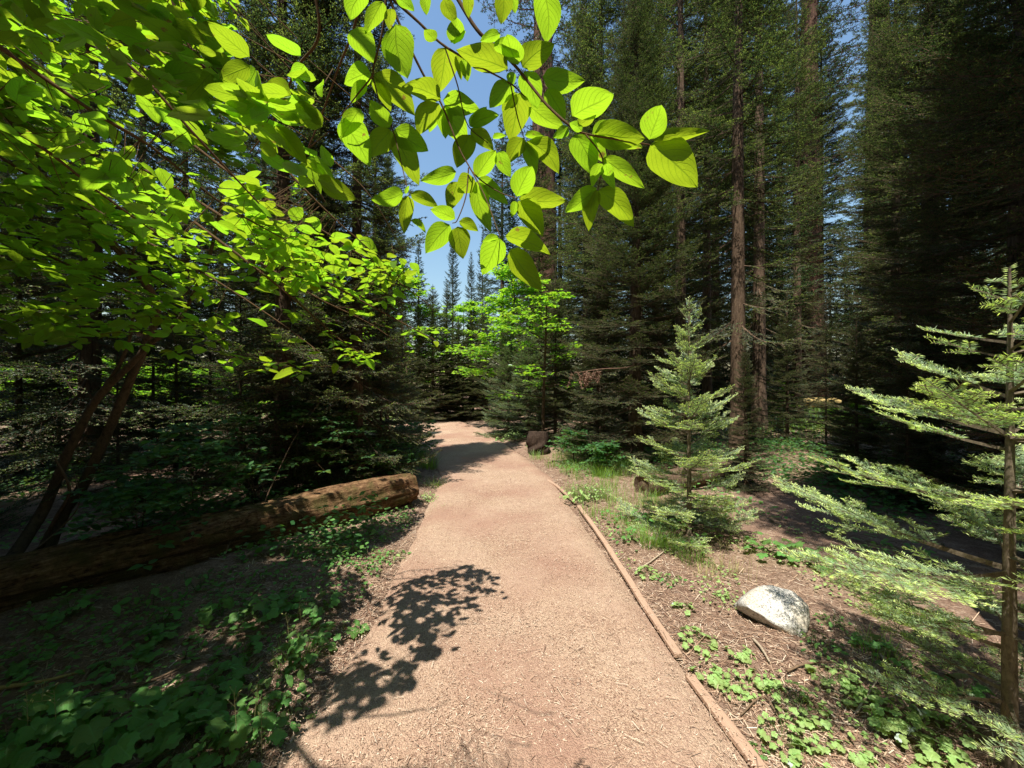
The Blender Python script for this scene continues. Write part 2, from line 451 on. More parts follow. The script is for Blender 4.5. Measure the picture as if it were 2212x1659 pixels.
def scatter_bits(name, N, xy, zf, ln, wd, mat, seed, tilt=0.35):
    """Chips or needles: small flat slivers lying at all angles."""
    rg = np.random.default_rng(seed)
    x, y = xy(rg, N)
    N = len(x)
    z = zf(x, y)
    a = rg.uniform(0, math.pi * 2, N)
    l = rg.uniform(*ln, N) * (0.5 + rg.random(N)); w = rg.uniform(*wd, N)
    d = np.stack([np.cos(a), np.sin(a), rg.normal(0, tilt, N) * 0.5], -1)
    s = np.stack([-np.sin(a), np.cos(a), rg.normal(0, tilt, N)], -1)
    d, s = nrm(d), nrm(s)
    c = np.stack([x, y, z + rg.uniform(0.002, 0.008, N) + 0.3 * np.abs(d[:, 2]) * l], -1)
    k = rg.uniform(0.3, 1, N)[:, None]
    V = np.stack([c - d * l[:, None] / 2 - s * w[:, None] / 2 * k, c + d * l[:, None] / 2 - s * w[:, None] / 2, c + d * l[:, None] / 2 + s * w[:, None] / 2 * k, c - d * l[:, None] / 2 + s * w[:, None] / 2], 1)
    m = MB()
    m.add(V.reshape(-1, 3), np.arange(N * 4).reshape(-1, 4))
    return tag(m.build(name, M[mat], smooth=False), kind='stuff')

def trail_xy(rg, N):
    y = 1.2 + 7 * rg.random(N) ** 1.9
    t = rg.normal(0.45, 0.36, N)
    x = ledge(y) * (1 - t) + redge(y) * t
    ok = (t > -0.28) & (x < redge(y) + 0.02)
    return x[ok], y[ok]
scatter_bits('wood_chips', 60000, trail_xy, lambda x, y: np.maximum(0.012, gheight(x, y)), (0.005, 0.014), (0.0015, 0.0045), 'chips', 1)
def side_xy(rg, N):
    y = 1.15 + 7.5 * rg.random(N) ** 1.6
    side = rg.random(N) < 0.45
    off = rg.exponential(0.9, N) - 0.06
    x = np.where(side, ledge(y) - off - 0.0, redge(y) + 0.05 + off)
    return x, y
scatter_bits('needle_litter', 80000, side_xy, gheight, (0.014, 0.05), (0.0015, 0.005), 'litter', 2, 0.25)

scatter_bits('fallen_twigs', 2600, side_xy, gheight, (0.05, 0.14), (0.003, 0.006), 'litter', 3, 0.2)
def trail_bits(rg, N):
    y = 1.3 + 9 * rg.random(N) ** 1.6
    t = rg.random(N) ** 0.5 * 1.04
    t = np.where(rg.random(N) < .35, 1 - t, t)
    return ledge(y) * (1 - t) + redge(y) * t, y
scatter_bits('trail_litter', 2600, trail_bits, lambda x, y: np.full(len(x), 0.024), (0.02, 0.06), (0.001, 0.003), 'litter', 4, 0.1)
# ------------------------------------------------------------------ leaves
def lerpc(a, b, t): return a + (b - a) * t
LW = lambda t: np.sin(math.pi * np.clip(t, 0, 1) ** 0.82) ** 0.72 * (1 - 0.25 * t)

def leaf_grid(nt, nsd):
    t = np.linspace(0, 1, nt); s = np.linspace(-1, 1, nsd)
    Tt, S = np.meshgrid(t, s, indexing='ij')
    i = np.arange(nt - 1)[:, None] * nsd + np.arange(nsd - 1)[None, :]
    F = np.stack([i, i + 1, i + nsd + 1, i + nsd], -1).reshape(-1, 4)
    return Tt.ravel(), S.ravel(), F

GRID = {'hi': leaf_grid(9, 5), 'mid': leaf_grid(6, 3), 'lo': leaf_grid(4, 3)}

def add_leaves(mb, P, D, N, L, W, lod='mid', fold=0.16, bend=0.18, seed=0, mi=0):
    """Many leaves at once: base P, axis D, upper normal N, length L, width W."""
    P, D, N = np.atleast_2d(P), nrm(np.atleast_2d(D)), np.atleast_2d(N)
    n = len(P)
    if n == 0: return
    S_ = nrm(np.cross(D, N)); N = np.cross(S_, D)
    rg = np.random.default_rng(seed)
    t, s, F = GRID[lod]
    prof = LW(t) * 0.5
    L = np.broadcast_to(L, (n,)); W = np.broadcast_to(W, (n,))
    fo = fold * rg.uniform(0.2, 1.6, n); be = bend * rg.uniform(-0.3, 1.6, n)
    skew = rg.normal(0, 0.05, n)
    wav = rg.uniform(0, 6.28, n)
    x = t[None] * L[:, None]
    y = s[None] * prof[None] * W[:, None] + (skew * L)[:, None] * (t ** 2)[None]
    z = fo[:, None] * np.abs(s)[None] ** 1.5 * prof[None] * W[:, None] - be[:, None] * L[:, None] * (t ** 2)[None] \
        + 0.035 * W[:, None] * np.sin(wav[:, None] + 9 * t[None] + 2 * s[None]) * np.abs(s)[None]
    V = P[:, None] + x[..., None] * D[:, None] + y[..., None] * S_[:, None] + z[..., None] * N[:, None]
    nv = len(t)
    FF = (F[None] + (np.arange(n) * nv)[:, None, None]).reshape(-1, 4)
    uv = np.tile(np.stack([t, s * 0.5 + 0.5], -1), (n, 1))
    mb.add(V.reshape(-1, 3), FF, uv, 0.0, mi)

# the part of the ground that the sun reaches in the photograph
LIT_PX = [(590, 1668), (640, 1640), (700, 1600), (790, 1560), (900, 1500), (905, 1440), (1065, 1400), (1060, 1370), (1010, 1330), (1150, 1310), (1145, 1270), (1020, 1222), (950, 1235),
          (800, 1275), (770, 1215), (860, 1165), (915, 1110), (955, 1040), (1190, 1035), (1300, 1100), (1450, 1150), (1700, 1230), (2250, 1300), (2600, 1500), (2600, 1668)]
LIT = np.array([gnd(*p)[:2] for p in LIT_PX])
def in_poly(pts, poly):
    x, y = pts[:, 0], pts[:, 1]
    inside = np.zeros(len(pts), bool)
    j = len(poly) - 1
    for i in range(len(poly)):
        xi, yi = poly[i]; xj, yj = poly[j]
        c = ((yi > y) != (yj > y)) & (x < (xj - xi) * (y - yi) / (yj - yi + 1e-12) + xi)
        inside ^= c; j = i
    return inside
LACE = np.array([(-1.25, 1.5), (0.4, 1.5), (0.4, 2.9), (-0.3, 3.3), (-1.5, 3.4)])
lace_rng = np.random.default_rng(5)
def lit_block(P):
    """True where a leaf at P would shade the sunny part of the trail."""
    P = np.atleast_2d(P)
    g = P[:, :2] + P[:, 2:3] * np.array([SH.x, SH.y])[None]
    r = in_poly(g, LIT)
    if in_poly(g[:1], LACE)[0] and lace_rng.random() < 0.84: r = r | True
    return r

# ------------------------------------------------------------------ firs
def fir_meshes(seed, H, Rm, clear, r0, whorl, per, twig_step, n_len, n_wid, n_step, mats, el=(-12, 45), sub=True, dense=1.0, gap=0.0,
               power=0.75, tips=0.25, lean=(0, 0), droop=0.10, hang=0.0, kseg=8, bough=1.0, flat=0.35, twr=0.0022, low=None, subp=0.85, ang=(38, 75)):
    """(trunk mesh, crown mesh): a tapered trunk and whorls of flat needle sprays."""
    rg = np.random.default_rng(seed)
    tb = MB()
    K = 14
    hz = np.linspace(-0.15, H, K)
    wob = np.cumsum(rg.normal(0, 0.006 * H / K, (K, 2)), 0)
    tp = np.stack([wob[:, 0] + lean[0] * hz, wob[:, 1] + lean[1] * hz, hz], -1)
    rr = r0 * (1 - np.clip(hz / H, 0, 1)) ** 0.85 + 0.004
    rr[0] *= 1.35
    tube(tb, tp, rr, 12, rough=0.05, seed=seed)
    def tpos(h): return np.stack([np.interp(h, hz, tp[:, 0]), np.interp(h, hz, tp[:, 1]), h], -1)
    cb = MB()
    hs = []
    h = clear
    while h < H * 0.985:
        n = max(2, int(round(per * rg.uniform(0.7, 1.25))))
        a0 = rg.uniform(0, 6.28)
        for k in range(n):
            hs.append((h + rg.normal(0, 0.12 * whorl), a0 + 6.28 * k / n + rg.normal(0, 0.25)))
        if rg.random() < 0.6: hs.append((h + whorl * rg.uniform(0.3, 0.7), rg.uniform(0, 6.28)))
        h += whorl * rg.uniform(0.75, 1.25) * (1 - 0.45 * h / H)
    hs = [x for x in hs if x[0] < H * 0.985 and rg.random() > gap * (1 - x[0] / H)]
    hb = np.array([x[0] for x in hs]); az = np.array([x[1] for x in hs]); B = len(hb)
    rel = np.clip((hb - clear * 0.3) / (H - clear * 0.3), 0, 1)
    Lb = Rm * (1 - rel) ** power * rg.uniform(0.62, 1.12, B) + 0.05 * Rm * 0.3
    if low: Lb = Lb * np.minimum(1, low + 1.3 * hb / H)
    e0 = np.radians(el[0] + (el[1] - el[0]) * rel ** 1.3 + rg.normal(0, 5, B))
    s = np.linspace(0, 1, kseg)
    hd = np.stack([np.cos(az), np.sin(az), 0 * az], -1); up = np.array([0, 0, 1.0])
    prof_z = np.tan(e0)[:, None] * s[None] + (-droop * np.sin(math.pi * np.clip(s, 0, 1)) + droop * 0.9 * s ** 3)[None] * (1 - rel[:, None] * 0.7)
    side = np.stack([-np.sin(az), np.cos(az), 0 * az], -1)
    sway = rg.normal(0, 0.10, B)[:, None] * (s ** 2)[None]
    BP = tpos(hb)[:, None] + Lb[:, None, None] * (s[None, :, None] * hd[:, None] * np.cos(e0)[:, None, None] + prof_z[..., None] * up + sway[..., None] * side[:, None])
    br = np.clip(0.012 * Lb + 0.002, 0.002, 0.05)
    for k in range(kseg - 1):
        prisms(cb, BP[:, k], BP[:, k + 1], br * (1 - s[k]) + 0.001, br * (1 - s[k + 1]) + 0.001, 1)
    T0, TD, TL, TU, TA, TW = [], [], [], [], [], []
    def put(p, d, l, u, a): T0.append(p); TD.append(d); TL.append(l); TU.append(u); TA.append(a)
    for b in range(B):
        L = Lb[b]
        P = BP[b]; seg = np.linalg.norm(np.diff(P, axis=0), axis=1); cum = np.concatenate([[0], np.cumsum(seg)]); tot = cum[-1]
        tang = nrm(np.gradient(P, axis=0))
        nU = nrm(np.cross(np.cross(tang, up), tang))
        # the bough's own needles
        for k in range(kseg - 1):
            if s[k] > 0.3: put(P[k][None], nrm(P[k + 1] - P[k])[None], np.array([seg[k] * 1.02]), nU[k][None], np.array([max(0, (s[k + 1] - 0.8) * 5)]))
        st = max(twig_step, tot / 40)
        q = np.arange(0.16 * tot + st * rg.random(), tot * 0.985, st * 0.5)
        if len(q) == 0: continue
        q = q + rg.normal(0, st * 0.15, len(q)); q = np.clip(q, 0, tot)
        q = q[rg.random(len(q)) < dense]
        n = len(q)
        if n == 0: continue
        f = q / tot
        p = np.stack([np.interp(q, cum, P[:, i]) for i in range(3)], -1)
        tg = nrm(np.stack([np.interp(q, cum, tang[:, i]) for i in range(3)], -1))
        uu = nrm(np.stack([np.interp(q, cum, nU[:, i]) for i in range(3)], -1))
        sd = nrm(np.cross(tg, uu)) * np.where(np.arange(n) % 2 == 0, 1, -1)[:, None]
        an = np.radians(rg.uniform(42, 66, n))
        l = (bough * 0.46 * L * np.minimum(1.0, (1 - f) * 1.6 + 0.06) * np.minimum(1, 0.35 + f * 2.2) * rg.uniform(0.6, 1.15, n)) * 0.8 + 0.02
        d = nrm(np.cos(an)[:, None] * tg + np.sin(an)[:, None] * sd + rg.normal(0, 0.1, (n, 3)) + uu * rg.normal(0.03, 0.08, (n, 1)) - up * hang)
        # twigs bend a little: two pieces each
        d2 = nrm(d + 0.28 * tg + uu * 0.08 - up * hang * 0.8)
        pm = p + d * (l * 0.5)[:, None]
        put(p, d, l * 0.5, uu, np.zeros(n))
        put(pm, d2, l * 0.5, uu, np.full(n, 1.0))
        if sub:
            for fr_, base, dd in ((0.3, p, d), (0.62, p, d), (0.25, pm, d2), (0.55, pm, d2)):
                for sg in (-1, 1):
                    ok = (l > 0.09) & (rg.random(n) < subp)
                    if not ok.any(): continue
                    m = ok.sum()
                    b0 = (base + dd * (l * 0.5 * fr_)[:, None])[ok]
                    sd2 = nrm(np.cross(dd, uu))[ok] * sg
                    a2 = np.radians(rg.uniform(40, 62, m))
                    d3 = nrm(np.cos(a2)[:, None] * dd[ok] + np.sin(a2)[:, None] * sd2 + rg.normal(0, 0.12, (m, 3)) - up * hang * 0.7)
                    l3 = l[ok] * rg.uniform(0.16, 0.34, m) + 0.012
                    put(b0, d3, l3, uu[ok], np.full(m, 0.75))
    # leader
    put(tpos(np.array([H * 0.93])), np.array([[0, 0, 1.0]]), np.array([H * 0.075]), np.array([[1.0, 0, 0]]), np.array([0.9]))
    T0 = np.concatenate(T0); TD = np.concatenate(TD); TL = np.concatenate(TL); TU = np.concatenate(TU); TA = np.concatenate(TA)
    prisms(cb, T0, T0 + TD * TL[:, None], twr * 1.2, twr * 0.7, 1)
    # needles
    cnt = np.maximum(1, (TL / n_step).astype(int))
    idx = np.repeat(np.arange(len(TL)), cnt)
    N = len(idx)
    loc = (np.arange(N) - np.repeat(np.cumsum(cnt) - cnt, cnt) + rg.random(N)) / np.repeat(cnt, cnt)
    p = T0[idx] + TD[idx] * (TL[idx] * loc)[:, None]
    td, tu = TD[idx], TU[idx]
    sd = nrm(np.cross(td, tu)) * np.where(rg.random(N) < 0.5, 1, -1)[:, None]
    a = np.radians(rg.uniform(*ang, N)); r = np.abs(rg.normal(flat, 0.35, N)) - 0.08
    d = nrm(np.cos(a)[:, None] * td + np.sin(a)[:, None] * (np.cos(r)[:, None] * sd + np.sin(r)[:, None] * tu))
    ln = n_len * rg.uniform(0.7, 1.15, N) * (1 - 0.3 * loc * (TA[idx] > 0.5))
    fw = nrm(np.cross(d, tu + rg.normal(0, 0.35, (N, 3)))) * (n_wid * 0.5)
    tip = p + d * ln[:, None]
    midp = p + d * (ln * 0.55)[:, None] + tu * (ln * 0.04)[:, None]
    V = np.stack([p, midp - fw, tip, midp + fw], 1)
    age = np.clip(TA[idx] * (0.15 + 0.85 * loc) * tips * 2 * (0.6 + 0.8 * rg.random(N)), 0, 1)
    age = np.clip(age * 1.15, 0, 1) ** 2.0
    cb.add(V.reshape(-1, 3), np.arange(N * 4).reshape(-1, 4), None, np.repeat(age, 4), 0)
    return tb.mesh('trunk', mats[2]), cb.mesh('crown', [mats[0], mats[1]], smooth=False), N

def put_fir(meshes, xy, label, rz=0.0, scale=1.0, group=None, cat='fir tree', name='fir_tree', z=None):
    z = float(gheight(np.array([xy[0]]), np.array([xy[1]]))[0]) if z is None else z
    t = thing(name, label, cat, (xy[0], xy[1], z - 0.02), rz, scale, group)
    link('trunk', meshes[0], t); link('crown', meshes[1], t)
    return t

FM = (M['needle'], M['bark'], M['bark'])
FF_ = (M['needle_far'], M['bark'], M['bark'])
PROTO = {}
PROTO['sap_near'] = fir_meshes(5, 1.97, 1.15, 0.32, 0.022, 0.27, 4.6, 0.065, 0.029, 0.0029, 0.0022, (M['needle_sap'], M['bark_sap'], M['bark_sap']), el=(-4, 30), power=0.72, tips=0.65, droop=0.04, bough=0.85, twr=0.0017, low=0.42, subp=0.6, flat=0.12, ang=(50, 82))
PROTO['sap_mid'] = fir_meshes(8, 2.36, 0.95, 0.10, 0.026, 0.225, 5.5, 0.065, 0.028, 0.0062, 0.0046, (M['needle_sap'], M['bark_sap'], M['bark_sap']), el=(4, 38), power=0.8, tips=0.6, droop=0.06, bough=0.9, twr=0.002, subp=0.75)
PROTO['dark'] = fir_meshes(11, 15, 2.5, 0.25, 0.20, 0.34, 6, 0.13, 0.036, 0.010, 0.0115, FM, el=(-8, 45), power=0.62, tips=0.4, droop=0.10, twr=0.003)
PROTO['tall'] = fir_meshes(12, 19, 2.5, 1.0, 0.17, 0.42, 6, 0.17, 0.055, 0.020, 0.021, FM, el=(-18, 45), power=0.55, tips=0.5, gap=0.15, droop=0.12, hang=0.12, twr=0.004)
PROTO['bare'] = fir_meshes(13, 21, 2.3, 3.4, 0.19, 0.55, 5, 0.18, 0.055, 0.018, 0.022, FM, el=(-22, 40), power=0.45, tips=0.5, gap=0.62, droop=0.12, hang=0.15, twr=0.004)
PROTO['mid'] = fir_meshes(14, 7, 1.5, 0.12, 0.07, 0.25, 6, 0.10, 0.036, 0.011, 0.0125, FM, el=(-8, 45), power=0.75, tips=0.4, twr=0.003)
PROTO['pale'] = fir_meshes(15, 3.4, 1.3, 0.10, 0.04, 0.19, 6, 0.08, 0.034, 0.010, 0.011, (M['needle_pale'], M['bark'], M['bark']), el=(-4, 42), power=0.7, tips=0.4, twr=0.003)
PROTO['far'] = fir_meshes(16, 24, 3.3, 0.6, 0.24, 0.55, 6, 0.30, 0.11, 0.048, 0.045, FF_, el=(-18, 45), power=0.62, tips=0.4, gap=0.25, droop=0.12, hang=0.12, twr=0.006)
PROTO['spire'] = fir_meshes(17, 15, 1.5, 0.8, 0.13, 0.36, 6, 0.24, 0.10, 0.05, 0.036, FF_, el=(-20, 40), power=0.7, tips=0.3, gap=0.1, droop=0.1, hang=0.1, twr=0.006)
PROTO['pole'] = fir_meshes(19, 17, 2.6, 8, 0.16, 0.40, 6, 0.20, 0.06, 0.022, 0.024, FM, el=(-18, 40), power=0.6, tips=0.4, twr=0.004)  # high crown shaped to shade the right ground from out of view
PROTO['thin'] = fir_meshes(18, 6.5, 1.25, 0.4, 0.035, 0.26, 5, 0.11, 0.036, 0.010, 0.014, FM, el=(-6, 40), power=0.6, tips=0.3, gap=0.15, twr=0.003)
print('needles', {k: v[2] for k, v in PROTO.items()})
#--SECTION2--
# ------------------------------------------------------------------ sequoias, then every fir with its own place
PROTO['sequoia'] = fir_meshes(21, 46, 5.0, 15, 0.95, 1.6, 5, 0.6, 0.16, 0.06, 0.10, (M['needle_far'], M['bark_red'], M['bark_red']), el=(-15, 40), power=0.5, gap=0.3, hang=0.2, twr=0.012)
FIRS = [
    # proto, px, distance, scale, turn, label
    ('sap_near', 2180, 1.50, 1.0, 0.4, 'nearest fir sapling, bright needled and taller than the viewer, right of the boulder'),
    ('sap_mid', 1488, 3.80, (.84, .84, 1.0), 2.0, 'sunlit young fir with a bare lower stem, right of the trail before the dark trees'),
    ('dark', 2210, 4.9, 0.84, 0.0, 'dark fir with long sweeping boughs behind the near sapling on the right'),
    ('dark', 2010, 7.2, 0.80, 2.1, 'dense dark fir between the straight brown trunks and the sweeping fir on the right'),
    ('bare', 1592, 7.3, 0.70, 1.0, 'tall fir with a straight brown trunk standing behind the sunlit young fir'),
    ('bare', 1474, 9.0, 0.75, 2.6, 'tall fir whose bare trunk rises above the tip of the sunlit young fir'),
    ('bare', 1642, 11.5, 0.95, 4.0, 'thick grey fir trunk just right of and behind the straight brown trunk'),
    ('dark', 1372, 7.4, 0.66, 0.7, 'dense fir with grey boughs reaching over the trail and one dead brown tip'),
    ('tall', 1300, 11.0, 0.90, 1.1, 'tall dark fir at the right side of the sky gap above the trail'),
    ('tall', 1165, 16.0, 0.62, 1.7, 'dark fir in front of the huge sequoia trunk, right of the sky gap'),
    ('tall', 838, 21.0, 0.75, 1.7, 'dark fir at the left side of the sky gap above the trail'),
    ('tall', 812, 18.0, 0.9, 1.7, 'tall dark fir behind the bright dogwood spray, left of the sky gap'),
    ('far', 1085, 27.0, 0.85, 2.7, 'tall far fir left of the huge sequoia trunk, right of the sky gap'),
    ('tall', 1425, 13.0, 1.0, 3.3, 'tall shaded fir behind the fir with the dead brown tip'),
    ('tall', 1545, 15.0, 1.05, 5.0, 'tall fir seen between the two straight trunks on the right'),
    ('bare', 1770, 21.5, 1.1, 0.3, 'tall fir above the sunny grass clearing on the right'),
    ('tall', 1935, 12.5, 0.90, 2.2, 'tall fir with lit boughs left of the dense dark fir'),
    ('mid', 1700, 9.5, 0.55, 0.8, 'small thin fir in front of the sunny grass clearing'),
    ('thin', 1785, 8.4, 0.55, 2.8, 'spindly young fir with a dark pole stem by the sunny grass clearing'),
    ('mid', 1200, 9.6, 0.62, 4.4, 'bushy fir beside the old stump right of the bend'),
    ('mid', 1290, 8.0, 0.6, 0.4, 'low dark fir filling the gap behind the old stump'),
    ('pale', 1098, 11.6, 0.95, 0.0, 'pale grey green young fir on the outside of the bend'),
    ('pale', 1142, 10.6, 0.9, 1.9, 'pale young fir second from the bend, beside the old stump'),
    ('mid', 935, 15.6, (1.05, 1.05, .8), 2.2, 'wide dark fir on the inside of the far bend'),
    ('mid', 1050, 16.4, (1.05, 1.05, .72), 4.2, 'wide dark fir between the bend and the pale firs'),
    ('mid', 990, 16.2, (1.0, 1.0, .62), 0.7, 'low wide dark fir in the middle where the trail vanishes'),
    ('mid', 965, 17.0, 0.85, 1.0, 'dark bushy fir straight ahead where the trail vanishes'),
    ('mid', 1022, 18.0, 0.78, 3.0, 'dark fir right of the bushy fir where the trail vanishes'),
    ('mid', 905, 15.5, 0.72, 5.0, 'small fir on the inside of the bend with its right side lit'),
    ('mid', 868, 10.6, 0.56, 2.0, 'bushy young fir leaning over the left edge of the trail'),
    ('thin', 822, 6.3, 0.55, 0.0, 'slender young fir right behind the end of the fallen log'),
    ('thin', 775, 7.1, 0.72, 2.4, 'slender fir second from the end of the fallen log'),
    ('mid', 836, 8.6, 0.66, 1.4, 'shaded fir between the slender firs and the bend'),
    ('dark', 690, 8.6, 0.5, 3.0, 'dark fir wall tree behind the middle of the fallen log'),
    ('mid', 600, 6.6, 0.75, 4.1, 'shaded fir behind the bright dogwood spray'),
    ('mid', 735, 6.3, 0.5, 0.8, 'small shaded fir just behind the log, left of the slender firs'),
    ('tall', 772, 5.6, (.5, .5, .64), 3.0, 'narrow pole fir behind the end of the log, shading the stump'),
    ('tall', 610, 5.2, 0.62, 0.4, 'pole fir behind the log, its crown shading the middle of the trail'),
    ('thin', 520, 5.6, 0.6, 1.9, 'small shaded fir under the dogwood, right of the leaning trunks'),
    ('mid', 455, 8.2, 0.62, 5.2, 'shaded fir seen under the dogwood in front of the left clearing'),
    ('tall', 196, 6.6, 0.9, 2.0, 'dark straight fir trunk left of the leaning dogwood trunks'),
    ('thin', 128, 7.6, 0.75, 3.5, 'thin crooked fir stem left of the dark straight trunk'),
    ('mid', 40, 6.2, 0.7, 1.2, 'shaded fir at the left edge of the picture before the clearing'),
    ('thin', 330, 7.4, 0.8, 0.2, 'slender fir stem right of the leaning dogwood trunks'),
    ('mid', 1850, 5.6, 0.36, 1.0, 'low shaded fir in the dark hollow behind the boulder'),
    ('mid', 1960, 4.7, 0.30, 5.0, 'low shaded fir behind the lowest boughs of the near sapling'),
    ('mid', 1610, 5.4, 0.30, 2.0, 'low dark fir half hidden by the sunlit young fir'),
    ('mid', 380, 5.6, 0.42, 1.0, 'small shaded fir right of the leaning dogwood stems, behind the log'),
    ('mid', 545, 7.4, 0.55, 3.0, 'small shaded fir behind the shoots at the middle of the log'),
    ('thin', 255, 5.2, 0.45, 3.0, 'spindly fir seen between the leaning dogwood stems'),
    ('mid', 90, 8.4, 0.5, 5.0, 'small fir near the left clearing beside the thin crooked stem'),
    ('bare', 1530, 10.2, 0.7, 3.0, 'slim bare fir trunk between the two straight trunks'),
    ('bare', 1720, 15.5, 0.9, 1.0, 'slim trunk behind the sunny grass clearing'),
    ('dark', -420, 3.3, 0.7, 1.0, 'dark fir outside the left edge whose boughs shade the dogwood'),
]
CUSTOM = [   # firs given by ground position, most added outside the frame for their shade
    ('dark', (-6.4, -2.2), 0.95, 'dark fir behind the viewer on the left, unseen, added for its shade'),
    ('dark', (-7.2, 0.6), 0.9, 'dark fir left of the viewer, unseen, added for its shade on the log'),
    ('dark', (-4.1, -1.0), 0.72, 'dark fir behind the viewer on the left, added to shade the bottom left plants'),
    ('pole', (2.75, 0.2), 1.0, 'tall bare stemmed fir behind the viewer, added unseen to shade the hollow behind the boulder'),
    ('pole', (5.0, 0.6), 1.0, 'tall bare stemmed fir right of the viewer, added unseen to shade the far right ground'),
    ('pole', (2.7, 1.7), 0.72, 'slim fir just outside the right edge, added unseen to shade the hollow behind the young fir'),
    ('dark', (-4.7, 1.5), 0.75, 'dark fir level with the viewer on the left, added to shade the fallen log'),
    ('tall', (-5.6, -3.0), 0.9, 'tall fir behind the viewer, added for its shade over the left bank'),
    ('dark', (7.6, 2.0), 0.75, 'dark fir outside the right edge, added to shade the hollow behind the boulder'),
    ('dark', (5.3, 2.9), 0.85, 'dark fir outside the right edge beside the near sapling'),
]
for k, (x, y) in enumerate([(-9, -9.5), (-6, -11), (-3, -10.5), (0.5, -11), (3.2, -9.5), (6, -10), (8.5, -7), (4.6, -4.2), (7.5, -3.2), (10, -1), (11, 3), (-11, -6), (-12, -1), (-11, 3), (3.4, -6.4), (-9, -4), (-1.2, -12.5), (9.5, 5.2)]):  # ring of unseen firs added to hold back the skylight
    CUSTOM.append(('far' if k < 7 or k > 8 else 'tall', (x, y), 0.95, 'unseen forest fir behind the viewer, added for the shade it gives'))
for pr, px, D, s, rz, lb in FIRS:
    put_fir(PROTO[pr], col_at(px, D), lb, rz, s, cat='fir sapling' if pr.startswith('sap') else 'fir tree', name='fir_sapling' if pr.startswith('sap') else 'fir_tree',
            group='young firs beside the trail' if pr in ('pale', 'mid', 'thin') else 'tall dark firs' if pr in ('dark', 'tall', 'bare', 'far') else 'fir saplings in the sun')
for pr, xy, s, lb in CUSTOM:
    put_fir(PROTO[pr], xy, lb, 1.3, s, group='tall dark firs')
for px, D, s, rz, lb in [(1176, 23, 1.0, 0, 'huge reddish sequoia trunk rising behind the dogwood leaves, right of the sky gap'),
                         (1898, 26, 1.05, 2, 'huge sequoia trunk showing at the top right between fir crowns'),
                         (1745, 21, 0.8, 4, 'reddish sequoia trunk low behind the sunny grass clearing'),
                         ]:
    put_fir(PROTO['sequoia'], col_at(px, D), lb, rz, s, group='giant sequoias', cat='sequoia tree', name='sequoia_tree')
# thin spires closing the sky gap
for px, D, yt, lb in [(978, 31, 492, 'thin fir spire in the sky gap, tallest of the row'), (1018, 36, 545, 'thin fir spire just right of the tallest spire'),
                      (905, 33, 520, 'thin fir spire at the left side of the sky gap'), (1042, 30, 505, 'thin fir spire at the right side of the sky gap'), (868, 30, 470, 'fir spire behind the tip of the bright dogwood spray'),
                      (1108, 27, 380, 'slim fir left of the huge sequoia trunk')]:
    H = CAMZ + D * (CY - yt) / FPX
    pr = 'far' if px % 2 == 0 else 'spire'
    put_fir(PROTO[pr], col_at(px, D), lb, px, (H / 24 * .75, H / 24 * .75, H / 24) if pr == 'far' else (H / 15 * (1 + px % 3 * .2), H / 15 * (1 + px % 3 * .2), H / 15), group='far fir spires in the sky gap')
rb = random.Random(4)
far_xy = []
for D0, D1, n, prs in ((15, 20, 10, ('tall', 'far')), (21, 27, 26, ('far',)), (29, 40, 34, ('far', 'spire'))):
    for k in range(n):
        px = -150 + 2560 * (k + 0.5 + rb.uniform(-0.35, 0.35)) / n
        D = rb.uniform(D0, D1)
        if 800 < px < 1150: continue
        if D0 == 15 and (px < 560 or 1600 < px < 1880): continue
        x, y = col_at(px, D)
        put_fir(PROTO[rb.choice(prs)], (x, y), 'shaded fir in the dense forest behind the nearer trees', rb.uniform(0, 6.28), rb.uniform(0.85, 1.2), group='firs filling the far forest')
for k in range(70):
    px = -150 + 2500 * (k + rb.random()) / 70
    if 850 < px < 1090: continue
    D = rb.uniform(17, 38)
    if px < 560: D = rb.uniform(24, 38)
    put_fir(PROTO['mid'], col_at(px, D), 'low fir in the understorey of the far forest', rb.uniform(0, 6.28), rb.uniform(0.8, 1.5), group='low firs of the far forest')
for k in range(14):
    px = 800 + 27 * k; D = rb.uniform(22, 30)
    put_fir(PROTO['mid'], col_at(px, D), 'low far fir closing the view beyond the bend', rb.uniform(0, 6.28), rb.uniform(0.7, 1.0), group='low firs beyond the bend')
# the dead brown tip is a part of the fir that reaches over the trail
tip_fir = next(o for o in col.objects if 'dead brown tip' in o.get('label', '') and o['label'].startswith('dense fir'))
rg = np.random.default_rng(3)
mb = MB()
c0 = at(1295, 812, 5.6)
P0, P1 = [], []
for k in range(16):
    a = at(1270 + rg.normal(0, 12), 800 + 8 * rg.random(), 5.6 + rg.normal(0, 0.05)); P0.append(a); P1.append(a + np.array([rg.normal(0, 0.04), rg.normal(0, 0.04), -rg.uniform(0.1, 0.24)]))
P0, P1 = np.array(P0), np.array(P1)
prisms(mb, P0, P1, 0.004, 0.003)
for k in range(700):
    i = rg.integers(16); t = rg.random(); p = P0[i] * (1 - t) + P1[i] * t; d = nrm(rg.normal(0, 1, 3) + [0, 0, -0.8]) * 0.04; w = nrm(rg.normal(0, 1, 3)) * 0.006
    mb.add([p, p + d * .5 + w, p + d, p + d * .5 - w], [[0, 1, 2, 3]])
bt = at(1372, 790, 7.4)
tube(mb, smooth_path([bt, at(1345, 795, 6.6), at(1300, 797, 5.9), at(1240, 806, 5.45)], 12), np.linspace(0.014, 0.003, 12), 6)
dt = mb.build('dead_bough', M['needle_dead'], smooth=False)
dt['label'] = 'dead brown hanging bough tip'
dt.parent = tip_fir
dt.matrix_parent_inverse = (__import__('mathutils').Matrix.LocRotScale(tip_fir.location, tip_fir.rotation_euler, tip_fir.scale)).inverted()

